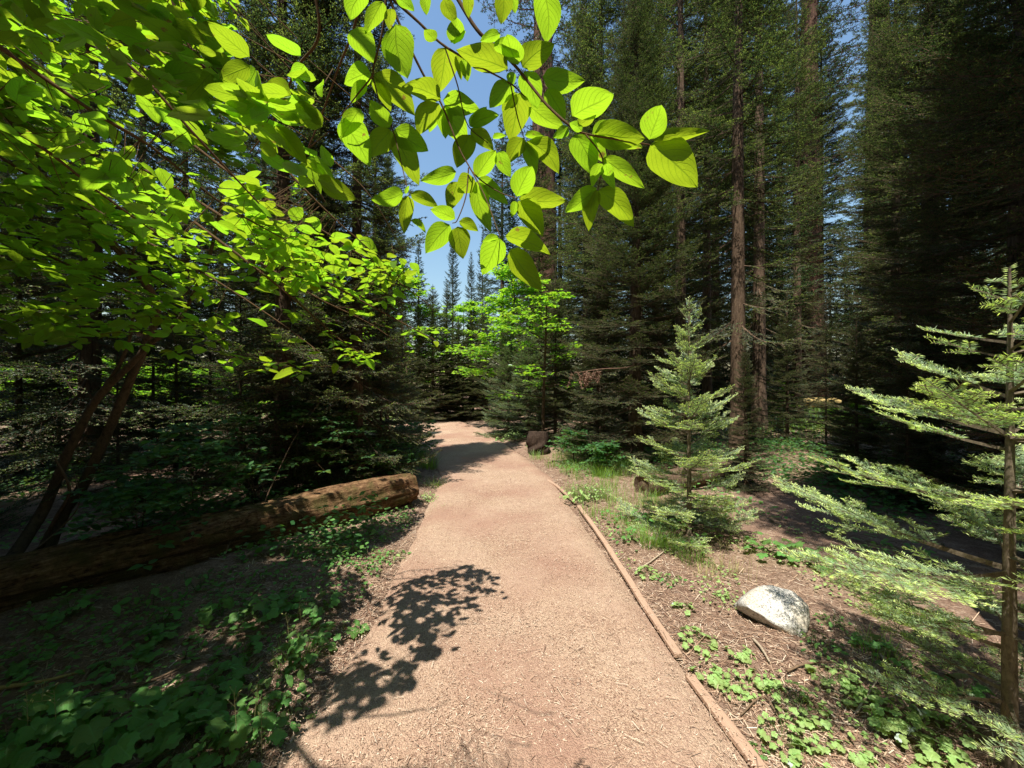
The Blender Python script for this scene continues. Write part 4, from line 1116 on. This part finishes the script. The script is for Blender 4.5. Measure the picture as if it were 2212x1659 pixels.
tag(m.build('fallen_log', M['bark']), 'short dark log half hidden behind the sunlit young fir', 'log', 'fallen logs')
x, y = col_at(1745, 19)
m = log_mesh([(x - 1.6, y, 0.55), (x, y + 0.2, 0.58), (x + 1.6, y + 0.1, 0.6)], [0.25, 0.25, 0.22], 12, 16, 20)
tag(m.build('fallen_log', M['stick_gold']), 'far orange log lying beyond the sunny grass clearing', 'log', 'fallen logs')
m = log_mesh([(.56, 8.4, -.03), (.57, 8.4, .2), (.58, 8.42, .46)], [.26, .24, .22], 5, 28, 24, 0.2)
tag(m.build('tree_stump', M['stump']), 'old dark stump at the right edge of the trail before the bend', 'stump')

# ------------------------------------------------------------------ boulder
import bmesh
pts = [at(1598, 1290, 2.46), at(1606, 1308, 2.38), at(1640, 1265, 2.47), at(1668, 1264, 2.5), at(1702, 1271, 2.48), at(1728, 1288, 2.40), at(1747, 1306, 2.31), at(1749, 1340, 2.27), at(1744, 1364, 2.25), at(1733, 1382, 2.24), at(1712, 1374, 2.24), at(1690, 1354, 2.26), at(1650, 1330, 2.31), at(1625, 1314, 2.35),
       np.array([1.50, 2.62, -.04]), np.array([1.66, 2.70, 0.02]), np.array([1.84, 2.60, 0.0]), np.array([1.88, 2.45, 0.02]), np.array([1.70, 2.30, -0.03]), np.array([1.56, 2.47, -0.04])]
bm = bmesh.new()
for p in pts: bm.verts.new(p)
bmesh.ops.convex_hull(bm, input=bm.verts)
bmesh.ops.delete(bm, geom=[v for v in bm.verts if not v.link_faces], context='VERTS')
bmesh.ops.subdivide_edges(bm, edges=bm.edges[:], cuts=4, use_grid_fill=True)
bmesh.ops.triangulate(bm, faces=bm.faces[:])
for _ in range(3): bmesh.ops.smooth_vert(bm, verts=bm.verts[:], factor=0.5, use_axis_x=True, use_axis_y=True, use_axis_z=True)
bmesh.ops.subdivide_edges(bm, edges=bm.edges[:], cuts=1)
bmesh.ops.triangulate(bm, faces=bm.faces[:])
c = Vector((1.68, 2.45, 0.08))
bm.normal_update()
for v in bm.verts:
    d = v.co - c
    v.co = c + d * 1.035 + v.normal * (0.012 * pnoise(v.co * 9) + 0.006 * pnoise(v.co * 30))
me = bpy.data.meshes.new('boulder'); bm.to_mesh(me); bm.free()
for p in me.polygons: p.use_smooth = True
me.materials.append(M['granite'])
tag(link('boulder', me), 'pale speckled granite boulder on the bare ground right of the trail', 'rock')

# ------------------------------------------------------------------ edging boards
def board(px, w, h, label, seed, z0=0.0):
    P = smooth_path([gnd(*p) for p in px], 40)
    T = nrm(np.gradient(P, axis=0)); S_ = nrm(np.cross(T, [0, 0, 1.0]))
    prof = [(-.5, -0.6), (-.5, .86), (-.42, 1.0), (-.15, 1.02), (.15, 1.01), (.42, 1.0), (.5, .86), (.5, -0.6)]
    ln = np.concatenate([[0], np.cumsum(np.linalg.norm(np.diff(P, axis=0), axis=1))])
    m = MB(); n = len(prof); V = np.zeros((40, n, 3)); uv = np.zeros((40, n, 2))
    for i in range(40):
        for j, (a, b) in enumerate(prof):
            wv = 1 + 0.12 * pnoise(Vector((ln[i] * 5, seed, j * .3)))
            V[i, j] = P[i] + S_[i] * a * w * wv + np.array([0, 0, z0 + b * h + 0.006 * pnoise(Vector((ln[i] * 3, seed + 5, a)))])
            uv[i, j] = (j / n, ln[i])
    a = np.arange(39)[:, None] * n; j = np.arange(n)[None]; j2 = (j + 1) % n
    m.add(V.reshape(-1, 3), np.stack([a + j, a + j2, a + n + j2, a + n + j], -1).reshape(-1, 4), uv.reshape(-1, 2))
    m.add(V[0], [list(range(n))], uv[0]); m.add(V[-1], [list(range(n))[::-1]], uv[-1])
    return tag(m.build('edging_board', M['board'], smooth=False), label, 'edging board', 'timber edging along the trail')
board([(1250, 1094), (1300, 1163), (1378, 1285), (1466, 1418)], .044, .014, 'long weathered timber edging board along the middle of the trail edge', 1)
board([(1490, 1462), (1565, 1560), (1690, 1720)], .05, .012, 'weathered timber edging board nearest the viewer', 2)
board([(1182, 1037), (1205, 1052), (1243, 1086)], .045, .012, 'far thin timber edging board before the shaded part of the trail', 3)

# ------------------------------------------------------------------ weeds, grass, sticks
def lobed_leaf():
    th = np.linspace(-math.pi, math.pi, 41)[:-1]
    r = 0.60 + 0.26 * np.abs(np.cos(2.5 * th)) ** 0.8 + 0.05 * np.cos(20 * th) + 0.12 * np.cos(th)
    r *= 1 - 0.62 * np.exp(-((np.abs(th) - math.pi) / 0.35) ** 2)
    rings = [0.0, 0.55, 1.0]
    V = [(0, 0)]
    for q in rings[1:]: V += [(q * a * math.cos(b), q * a * math.sin(b)) for a, b in zip(r, th)]
    n = 40; F3 = [[0, 1 + k, 1 + (k + 1) % n] for k in range(n)]; F4 = [[1 + k, 1 + n + k, 1 + n + (k + 1) % n, 1 + (k + 1) % n] for k in range(n)]
    return np.array(V), np.array(F3), np.array(F4)
LOB = lobed_leaf()
def weed_mesh(seed, nlf, Rr, size, height, mats, shape='lobed', odd=0.0):
    rg = np.random.default_rng(seed); m = MB()
    ovP, ovD, ovN, ovL = [], [], [], []
    for k in range(nlf):
        a = rg.uniform(0, 6.28); rad = Rr * math.sqrt(rg.uniform(0.02, 1)); h = height * (1 - 0.55 * (rad / Rr) ** 1.5) * rg.uniform(0.45, 1.1)
        c = np.array([rad * math.cos(a), rad * math.sin(a), h]); s = size * rg.uniform(0.45, 1.1)
        root = np.array([rg.normal(0, .015), rg.normal(0, .015), 0]) + c * [.25, .25, 0]
        out = np.array([math.cos(a), math.sin(a), 0])
        n = nrm(np.array([0, 0, 1.0]) + out * rg.uniform(0, .5) + rg.normal(0, .22, 3))
        d = nrm(out + rg.normal(0, .5, 3)); d = nrm(d - n * np.dot(d, n)); sd = np.cross(n, d)
        mi = 0
        if rg.random() < odd: mi = 2
        if shape == 'lobed':
            xy = LOB[0] * s * 0.55
            rr2 = (xy ** 2).sum(1)
            w = rg.uniform(0, 6)
            V = c + xy[:, :1] * d + xy[:, 1:] * sd + (-rr2 / (s * 0.55) * 0.28 + 0.10 * np.abs(xy[:, 1]) + 0.05 * s * np.sin(w + xy[:, 0] * 40 / (s * 8)))[:, None] * n
            uv = np.stack([0.15 + 0.5 * (xy[:, 0] / (s * .55) + .4), 0.5 + 0.5 * xy[:, 1] / (s * .55)], -1)
            b = m.n
            m.add(V, LOB[1], uv, 0, mi)
            m.add(V, LOB[2], uv, 0, mi)
        else:
            add_leaves(m, c - d * s * .4, d, n, s, s * .68, 'mid', 0.2, 0.3, seed + k, mi)
        prisms(m, root[None], (c - d * (s * .35 if shape == 'lobed' else s * .4) * (0.3))[None], .0016, .001, 1)
    return m.mesh('leafy_weed', [M[x] for x in mats])
WEED = {
    'lob_big': weed_mesh(1, 26, .22, .11, .22, ('weed', 'stem', 'weed_pale')),
    'lob_big2': weed_mesh(2, 20, .20, .12, .26, ('weed', 'stem', 'weed_pale')),
    'lob_sm': weed_mesh(3, 14, .12, .07, .10, ('weed', 'stem', 'weed_pale')),
    'lob_sm2': weed_mesh(4, 9, .10, .075, .08, ('weed', 'stem', 'weed_pale')),
    'pale': weed_mesh(5, 24, .13, .065, .11, ('weed_pale', 'stem', 'weed_yellow'), odd=.0),
    'pale2': weed_mesh(6, 18, .12, .07, .09, ('weed_pale', 'stem', 'weed_white'), odd=.12),
    'pale_yel': weed_mesh(7, 30, .15, .06, .13, ('weed_pale', 'stem', 'weed_yellow'), odd=.06),
    'pale_big': weed_mesh(8, 30, .22, .10, .16, ('weed_pale', 'stem', 'weed_white'), odd=.14),
    'oval': weed_mesh(9, 90, .24, .05, .26, ('weed_pale', 'stem', 'weed_white'), 'oval', .03),
    'oval_sm': weed_mesh(10, 36, .16, .045, .10, ('weed', 'stem', 'weed_pale'), 'oval', .15),
    'round': weed_mesh(11, 10, .14, .06, .14, ('weed', 'stem', 'weed_pale'), 'oval'),
}
def put_flat(name, me, px, py, label, cat, rz, s, group):
    p = gnd(px, py); z = float(gheight(p[:1], p[1:2])[0]); p = gnd(px, py, z)
    o = link(name, me); o.location = p; o.rotation_euler = (0, 0, rz); o.scale = (s, s, s)
    return tag(o, label, cat, group)
rw = random.Random(9)
SUN_WEEDS = [('pale2', 1478, 1318, .8, 'small pale weed between the edging board and the boulder, nearest the grass'), ('pale', 1508, 1392, 1.05, 'compact leafy weed against the edging board left of the boulder'), ('pale2', 1535, 1470, 1.0, 'leafy weed touching the gap between two edging boards'),
             ('pale2', 1590, 1492, .8, 'weed sprawling right of the gap between the edging boards'), ('pale2', 1650, 1480, .85, 'small weed midway between the near edging board and the boulder'), ('pale_yel', 1722, 1535, 1.0, 'weed with yellowing leaves in the bare ground below the boulder'),
             ('pale', 1800, 1475, 1.1, 'bright mounded weed below and right of the boulder'), ('pale_big', 1935, 1565, .9, 'largest leafy weed with pale curled leaves left of the near sapling stem'), ('pale_yel', 1745, 1590, .8, 'weed with pale curled leaves behind the front row on the right'),
             ('pale2', 1735, 1648, .9, 'weed cut by the bottom edge, right of the near edging board'), ('pale2', 1850, 1640, .7, 'half wilted weed at the bottom edge left of the largest weed'), ('pale_big', 2010, 1640, .7, 'broad weed at the foot of the near sapling'),
             ('lob_sm', 1885, 1400, 1.0, 'small weed by the pale stick under the near sapling'), ('oval_sm', 1960, 1440, 1.2, 'fine leaved weed in the half shade under the near sapling'), ('pale', 1930, 1330, 1.1, 'weed patch right of the boulder under the lowest sapling boughs'),
             ('oval_sm', 1800, 1350, .8, 'thin low weed just right of the boulder'), ('lob_big', 1735, 1215, .9, 'broad leaved weed in the shade behind the boulder'), ('lob_big2', 1660, 1200, .9, 'broad leaved weed in the shade left behind the boulder'),
             ('oval', 1252, 1085, 1.15, 'bright bushy plant where the far edging board ends'), ('oval', 1290, 1075, .8, 'smaller bushy plant beside the bright bushy plant'), ('oval_sm', 1350, 1165, 1.0, 'low weeds at the left foot of the bright grass tuft'),
             ('lob_sm', 2080, 1500, 1.2, 'weed in the shade right of the near sapling stem'), ('lob_sm2', 1640, 1625, .5, 'tiny seedling beside the near edging board'), ('pale', 1560, 1290, .5, 'small sprig left of the boulder beside dry grass'),
             ('pale2', 1600, 1420, .8, 'weed between the compact leafy weed and the boulder'), ('pale_yel', 1690, 1600, .8, 'leafy weed right of the near edging board, left of the curled leaves'), ('pale', 1860, 1500, .8, 'weed between the mounded weed and the thin pale twig'),
             ('oval_sm', 1770, 1400, 1.0, 'fine leaved weed just below the right end of the boulder'), ('pale2', 2060, 1580, 1.0, 'weed right of the largest leafy weed beside the sapling stem'), ('oval_sm', 1450, 1260, .9, 'low weeds right of the edging board above the small pale weed'), ('pale', 1400, 1245, .7, 'small bright weed beside the pale stick at the edging board'),
             ('oval_sm', 1080, 955, 1.6, 'sunny weed patch at the foot of the pale firs on the bend'), ('oval', 1110, 950, 1.1, 'bright weed clump between the pale firs and the stump')]
for k, (pr, px, py, s, lb) in enumerate(SUN_WEEDS):
    put_flat('leafy_weed', WEED[pr], px, py, lb, 'weed', rw.uniform(0, 6.28), s * (.78 if py > 1250 else 1), 'weeds on the sunny side of the trail')
SHADE = [('lob_big', 40, 1640, 1.15, 'large lobed plant at the bottom left corner'), ('lob_big2', 130, 1610, 1.0, 'large lobed plant second from the bottom left corner'), ('lob_big', 225, 1640, 1.1, 'large lobed plant third from the bottom left corner'),
         ('lob_big2', 320, 1625, .95, 'large lobed plant left of the thin seed stalks at the bottom'), ('lob_big', 420, 1650, .8, 'lobed plant at the bottom edge under the seed stalks'), ('lob_big2', 510, 1640, .85, 'lobed plant at the bottom edge nearest the trail'),
         ('lob_big', 400, 1540, .7, 'lobed plant behind the thin seed stalks'), ('lob_sm', 470, 1515, 1.3, 'shaded lobed plant halfway between the yellow stick and the trail'), ('lob_big2', 555, 1560, .6, 'shaded lobed plant beside the leaf shadows at the trail edge'),
         ('lob_sm2', 330, 1400, 1.4, 'heart leaved plant in the middle of the shaded left bank'), ('lob_sm', 345, 1360, 1.2, 'upper shaded lobed plant on the left bank below the log'), ('round', 310, 1310, 1.3, 'round leaved plant growing against the fallen log'),
         ('round', 425, 1275, 1.2, 'round leaved plant right under the middle of the log'), ('lob_sm', 480, 1330, 1.3, 'shaded plant below the log, right of the round leaved plants'), ('lob_big', 560, 1345, .75, 'wide lobed plant left of the sun flecks'),
         ('lob_big2', 640, 1310, .7, 'lobed plant beside the sun flecked ground below the log'), ('lob_sm', 700, 1320, 1.2, 'lobed plant right of the sun flecks by the trail shadow'), ('lob_sm2', 735, 1375, 1.3, 'lobed plant where the leaf shadow meets the left bank'),
         ('lob_big', 655, 1420, .65, 'lobed plant with a lit leaf inside the leaf shadow'), ('oval_sm', 600, 1480, 1.2, 'small leaved plant at the trail edge inside the leaf shadow'), ('lob_sm', 520, 1430, 1.2, 'dark lobed plant in the middle of the plant patch'),
         ('lob_sm2', 240, 1455, 1.1, 'small plant behind the yellow stick'), ('lob_sm2', 60, 1440, 1.2, 'small sprig at the left end of the yellow stick'), ('oval_sm', 620, 1560, .9, 'sprig on the trail side of the lobed plants'),
         ('oval_sm', 880, 1132, .8, 'leafy patch along the foot of the log end'), ('oval_sm', 830, 1165, .8, 'leafy patch below the log end in half sun'), ('oval', 925, 1085, .6, 'pale sunlit plant between the log end and the trail'),
         ('oval_sm', 770, 1165, .8, 'leafy patch against the log, left of its end'), ('oval_sm', 850, 1210, .9, 'low sunlit weed at the trail edge below the log end'), ('round', 430, 1190, 1.1, 'pale leafed sprig hanging over the log'),
         ('oval_sm', 720, 1215, .9, 'low weed in the sun flecks below the log'), ('lob_sm', 150, 1330, 1.2, 'dark plant at the left against the log'), ('oval', 905, 1000, 1.2, 'leafy clump at the left trail edge past the log')]
for k, (pr, px, py, s, lb) in enumerate(SHADE):
    put_flat('leafy_weed', WEED[pr], px, py, lb, 'weed', rw.uniform(0, 6.28), s, 'weeds on the shaded left bank')

def blades(m, rg, c, n, Rr, h, w, lean=.5, mi=0, segs=4):
    n = int(n)
    a = rg.uniform(0, 6.28, n); r = Rr * np.sqrt(rg.random(n))
    b = np.asarray(c)[None] + np.stack([r * np.cos(a), r * np.sin(a), 0 * r], -1)
    az = a + rg.normal(0, .8, n); hh = h * rg.uniform(.45, 1.1, n); le = lean * rg.uniform(.2, 1.3, n)
    out = np.stack([np.cos(az), np.sin(az), 0 * az], -1); sd = np.stack([-np.sin(az), np.cos(az), 0 * az], -1)
    t = np.linspace(0, 1, segs)
    C = b[:, None] + (hh * le)[:, None, None] * (t ** 1.8)[None, :, None] * out[:, None] + (hh[:, None] * (t - 0.35 * le[:, None] * t ** 2.4)[:, :])[..., None] * np.array([0, 0, 1.0])
    ww = w * (1 - t ** 2 * .95) * .5
    V = np.stack([C - sd[:, None] * ww[None, :, None], C + sd[:, None] * ww[None, :, None]], 2).reshape(n, segs * 2, 3)
    F = np.array([[2 * i, 2 * i + 1, 2 * i + 3, 2 * i + 2] for i in range(segs - 1)])
    m.add(V.reshape(-1, 3), (F[None] + (np.arange(n) * segs * 2)[:, None, None]).reshape(-1, 4), None, 0, mi)
def grass_mesh(seed, n, Rr, h, w, lean=.6, mat='grass'):
    m = MB(); blades(m, np.random.default_rng(seed), (0, 0, -.005), n, Rr, h, w, lean); return m.mesh('grass_tuft', M[mat])
GR = [grass_mesh(1, 130, .10, .24, .004), grass_mesh(2, 90, .12, .16, .0035, .8), grass_mesh(3, 60, .10, .12, .003, .7, 'dry_grass')]
for g, px, py, s, lb in [(0, 1405, 1178, 1.1, 'bright grass tuft left of the sunlit young fir stem'), (0, 1445, 1185, .9, 'bright grass tuft nearest the sunlit young fir stem'), (1, 1370, 1155, 1.0, 'low grass tuft between the edging board and the bright tufts'), (1, 1340, 1130, 1.0, 'low grass tuft beside the long edging board'),
                         (2, 1530, 1250, 1.0, 'dry grass tuft left above the boulder'), (2, 1570, 1235, 1.2, 'dry grass tuft just above the boulder'), (1, 1500, 1215, 1.0, 'low grass tuft in front of the young fir stem'), (1, 940, 1052, 1.3, 'grass tuft at the left trail edge beside the log end'), (0, 925, 1012, 1.6, 'tall arching grass tuft at the left trail edge'),
                         (1, 900, 985, 2.0, 'grass tuft past the arching tuft on the left trail edge'), (1, 950, 1110, .8, 'low grass at the trail edge below the log end'), (1, 1230, 1020, 1.4, 'shaded grass tuft right of the shaded part of the trail'), (0, 1300, 1030, 1.4, 'shaded grass tuft behind the bright bushy plant'),
                         (1, 1895, 1415, .9, 'small grass tuft under the near sapling beside the pale stick'), (2, 1060, 950, 2.0, 'dry grass on the outside of the bend'), (0, 1350, 1010, 1.3, 'shaded grass tuft before the short dark log'), (2, 810, 1205, .8, 'dry grass at the left trail edge below the log'), (1, 640, 1430, .9, 'thin grass among the plants of the left bank')]:
    put_flat('grass_tuft', GR[g], px, py, lb, 'grass tuft', rw.uniform(0, 6.28), s, 'grass tufts beside the trail')
def stalk_mesh(seed, n, h, nod=True):
    rg = np.random.default_rng(seed); m = MB()
    for k in range(n):
        a = rg.uniform(0, 6.28); l = rg.uniform(.05, .2); hh = h * rg.uniform(.6, 1.1)
        o = np.array([math.cos(a), math.sin(a), 0]); b = np.array([rg.normal(0, .02), rg.normal(0, .02), 0])
        pts = [b, b + o * l * hh * .4 + [0, 0, hh * .6], b + o * l * hh + [0, 0, hh]]
        if nod: pts.append(b + o * (l * hh + .03) + [0, 0, hh - .015])
        pp = smooth_path(pts, 12); tube(m, pp, np.linspace(.0013, .0009, 12), 4)
        for j in range(6):
            q = pp[-1] if nod else pp[8 + j % 4]
            e = q + rg.normal(0, .012, 3) - [0, 0, .01] if nod else q + np.array([rg.normal(0, .02), rg.normal(0, .02), .03])
            if not nod: prisms(m, q[None], e[None], .0008, .0006)
            add_leaves(m, e, rg.normal(0, 1, 3), rg.normal(0, 1, 3), .012, .006, 'lo', seed=k * 9 + j)
    return m.mesh('seed_stalk', M['dry_grass'])
ST = [stalk_mesh(1, 3, .25), stalk_mesh(2, 4, .28, False)]
for g, px, py, s, lb in [(0, 1625, 1262, .9, 'nodding seed stalks right behind the boulder'), (0, 1842, 1318, .8, 'nodding seed stalks right of the boulder before the dark hollow'), (1, 1905, 1318, 1.0, 'branching seed stalks under the near sapling'), (1, 1575, 1245, .9, 'thin seed stalks in the dry grass above the boulder'),
                         (1, 540, 1635, .9, 'pale seed stalks among the lobed plants near the trail'), (1, 90, 1650, 1.0, 'seed stalks in the bottom left corner'), (1, 1400, 1120, 1.3, 'branching seed stalks behind the bright grass tufts'), (1, 640, 1400, .8, 'thin seed stalks on the left bank inside the leaf shadow')]:
    put_flat('seed_stalk', ST[g], px, py, lb, 'seed stalk', rw.uniform(0, 6.28), s, 'seed stalks')
def stick(pxs, r, mat, lb, z=0.02, seed=0, group='fallen sticks'):
    P = [gnd(*p, z=z) + np.array([0, 0, float(gheight(gnd(*p)[:1], gnd(*p)[1:2])[0])]) for p in pxs]
    m = MB(); pp = smooth_path(P, 14); tube(m, pp, r * np.linspace(1, .6, 14), 7, rough=.15, seed=seed)
    return tag(m.build('fallen_stick', M[mat]), lb, 'stick', group)
stick([(-20, 1487), (90, 1478), (182, 1458)], .009, 'stick_gold', 'yellow barkless stick lying at the left edge', seed=1)
stick([(150, 1560), (190, 1460), (285, 1340)], .007, 'stick_dark', 'dark stick leaning across the left bank above the yellow stick', seed=2)
stick([(205, 1505), (320, 1475), (420, 1425)], .009, 'stick_dark', 'dark fallen stick in the middle of the left bank', seed=3)
stick([(60, 1330), (120, 1370), (180, 1385)], .006, 'stick_dark', 'curved twig on the left bank below the log', seed=4)
stick([(1628, 1390), (1645, 1412), (1662, 1440)], .008, 'stick', 'bleached wood splinter below the boulder', seed=5)
stick([(1508, 1592), (1520, 1615), (1540, 1640)], .011, 'stick', 'bleached bark chip lying on the trail beside the near board', seed=6)
stick([(1905, 1420), (1925, 1455), (1952, 1502)], .010, 'stick', 'pale stick pointing at the near sapling', seed=7)
stick([(1372, 1228), (1400, 1215), (1440, 1188)], .010, 'stick', 'pale stick beside the edging board below the grass tufts', seed=8)
stick([(680, 1196), (720, 1190), (765, 1188)], .014, 'stick_gold', 'lit yellow stick in the sun flecks below the log', seed=9)
stick([(840, 1202), (870, 1196), (898, 1200)], .006, 'stick', 'thin pale stick at the left trail edge', seed=10)
stick([(1600, 1530), (1650, 1500), (1690, 1560)], .004, 'stick_dark', 'thin bent twig among the weeds below the boulder', seed=11)
stick([(1700, 1460), (1740, 1445), (1800, 1440)], .006, 'stick_dark', 'dark twig between the boulder and the mounded weed', seed=12)
stick([(1850, 1540), (1880, 1500), (1900, 1470)], .005, 'stick', 'thin pale twig left of the largest weed', seed=13)
# dead lower twigs hanging in the dark behind the log
for k, (pts_, lb) in enumerate([([(470, 1240, 3.2), (520, 1130, 3.5), (600, 1080, 3.9), (700, 1060, 4.3)], 'thin dead bough arching behind the middle of the log'), ([(20, 1230, 2.7), (120, 1150, 3.0), (170, 1090, 3.1), (160, 1020, 3.2)], 'dead bough curving up before the leaning stems'),
                                 ([(330, 1150, 3.3), (420, 1080, 3.6), (520, 1060, 4.0), (620, 1030, 4.2)], 'dead bough nearly level behind the log'), ([(560, 1110, 4.0), (600, 1020, 4.2), (640, 940, 4.5), (690, 870, 4.8)], 'dead bough rising through the dark shoots')]):
    m = MB(); tube(m, smooth_path([at(*p) for p in pts_], 24), np.linspace(.007, .002, 24), 5, rough=.1, seed=k)
    tag(m.build('dead_branch', M['stick_dark']), lb, 'dead branch', 'dead boughs behind the log')

# ------------------------------------------------------------------ far ground cover
rg = np.random.default_rng(77)
m = MB()
for k in range(260):
    x, y = rg.uniform(7, 18), rg.uniform(11, 21)
    blades(m, rg, (x, y, float(gheight([x], [y])[0])), 45, .5, .45, .016, .5, 0, 3)
tag(m.build('meadow_grass', M['grass']), kind='stuff')
m = MB()
N = 9000
P = np.stack([rg.uniform(-24, -4, N), rg.uniform(10.5, 20, N), np.zeros(N)], -1)
keep = vnoise(P[:, 0], P[:, 1], .45, 9) > -0.02
P = P[keep]; N = len(P)
P[:, 2] = gheight(P[:, 0], P[:, 1]) + rg.uniform(.03, .3, N)
add_leaves(m, P, rg.normal(0, 1, (N, 3)) * [1, 1, .2], np.tile([[0, 0, 1.0]], (N, 1)) + rg.normal(0, .3, (N, 3)), .13, .10, 'lo')
tag(m.build('low_undergrowth', M['weed_pale']), kind='stuff')
m = MB()
N = 16000
P = np.stack([rg.uniform(-5, 7, N), rg.uniform(3.2, 12, N), np.zeros(N)], -1)
ou = np.maximum(ledge(P[:, 1]) - P[:, 0], P[:, 0] - redge(P[:, 1]))
lx = np.interp(P[:, 1], [2.05, 2.95, 3.95, 4.95], [-4.0, -3.1, -2.2, -1.3])
P = P[(ou > .25) & (vnoise(P[:, 0], P[:, 1], .9, 12) > 0.05) & (np.where(P[:, 1] < 5.2, np.abs(P[:, 0] - lx), 1) > .5)]; N = len(P)
P[:, 2] = gheight(P[:, 0], P[:, 1]) + rg.uniform(.01, .14, N)
add_leaves(m, P, rg.normal(0, 1, (N, 3)) * [1, 1, .2], np.tile([[0, 0, 1.0]], (N, 1)) + rg.normal(0, .3, (N, 3)), .055, .04, 'lo')
tag(m.build('undergrowth', M['weed']), kind='stuff')
m = MB(); N = 14000
P = np.stack([rg.uniform(1.6, 9, N), rg.uniform(4.2, 11, N), np.zeros(N)], -1)
P = P[(vnoise(P[:, 0], P[:, 1], .7, 15) > -0.08) & (P[:, 0] < 1.25 * P[:, 1])]; N = len(P)
P[:, 2] = gheight(P[:, 0], P[:, 1]) + rg.uniform(.02, .34, N) * (0.5 + vnoise(P[:, 0], P[:, 1], .7, 15))
add_leaves(m, P, rg.normal(0, 1, (N, 3)) * [1, 1, .2], np.tile([[0, 0, 1.0]], (N, 1)) + rg.normal(0, .3, (N, 3)), .075, .055, 'lo')
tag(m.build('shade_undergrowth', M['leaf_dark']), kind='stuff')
m = MB(); N = 26000
P = np.stack([rg.uniform(-10, -1.3, N), rg.uniform(3.2, 11, N), np.zeros(N)], -1)
lx = np.interp(P[:, 1], [2.05, 2.95, 3.95, 4.95], [-4.0, -3.1, -2.2, -1.3])
P = P[(vnoise(P[:, 0], P[:, 1], .8, 16) > -0.1) & (P[:, 0] < ledge(P[:, 1]) - .35) & (np.where(P[:, 1] < 5.0, np.abs(P[:, 0] - lx), 1) > .5)]; N = len(P)
P[:, 2] = gheight(P[:, 0], P[:, 1]) + rg.uniform(.02, .42, N) * (0.45 + vnoise(P[:, 0], P[:, 1], .8, 16))
add_leaves(m, P, rg.normal(0, 1, (N, 3)) * [1, 1, .2], np.tile([[0, 0, 1.0]], (N, 1)) + rg.normal(0, .3, (N, 3)), .07, .05, 'lo')
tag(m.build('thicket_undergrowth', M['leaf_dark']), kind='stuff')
m = MB(); N = 5200
P = np.stack([rg.uniform(-3.4, -.85, N), rg.uniform(1.5, 4.8, N), np.zeros(N)], -1)
lx = np.interp(P[:, 1], [2.05, 2.95, 3.95, 4.95], [-4.0, -3.1, -2.2, -1.3])
P = P[(vnoise(P[:, 0], P[:, 1], 1.6, 18) > 0.0) & (P[:, 0] < ledge(P[:, 1]) - .12) & (P[:, 0] > lx + .28)]; N = len(P)
P[:, 2] = gheight(P[:, 0], P[:, 1]) + rg.uniform(.01, .07, N)
add_leaves(m, P, rg.normal(0, 1, (N, 3)) * [1, 1, .2], np.tile([[0, 0, 1.0]], (N, 1)) + rg.normal(0, .3, (N, 3)), .032, .024, 'mid')
tag(m.build('bank_herbs', M['weed']), kind='stuff')
m = MB(); N = 5000
P = np.stack([rg.uniform(.85, 3.4, N), rg.uniform(1.4, 4.6, N), np.zeros(N)], -1)
P = P[(vnoise(P[:, 0], P[:, 1], 2.3, 21) > 0.14) & (P[:, 0] > redge(P[:, 1]) + .1)]; N = len(P)
P[:, 2] = gheight(P[:, 0], P[:, 1]) + rg.uniform(.006, .05, N)
add_leaves(m, P, rg.normal(0, 1, (N, 3)) * [1, 1, .2], np.tile([[0, 0, 1.0]], (N, 1)) + rg.normal(0, .35, (N, 3)), .026, .018, 'mid')
tag(m.build('verge_herbs', M['weed_pale']), kind='stuff')
m = MB()
for k in range(120):
    y = rg.uniform(4.2, 8); x = float(redge(y)) + rg.uniform(.15, 1.6)
    blades(m, rg, (x, y, float(gheight([x], [y])[0])), 26, .12, .24, .004, .6, 0, 3)
tag(m.build('verge_grass', M['grass']), kind='stuff')
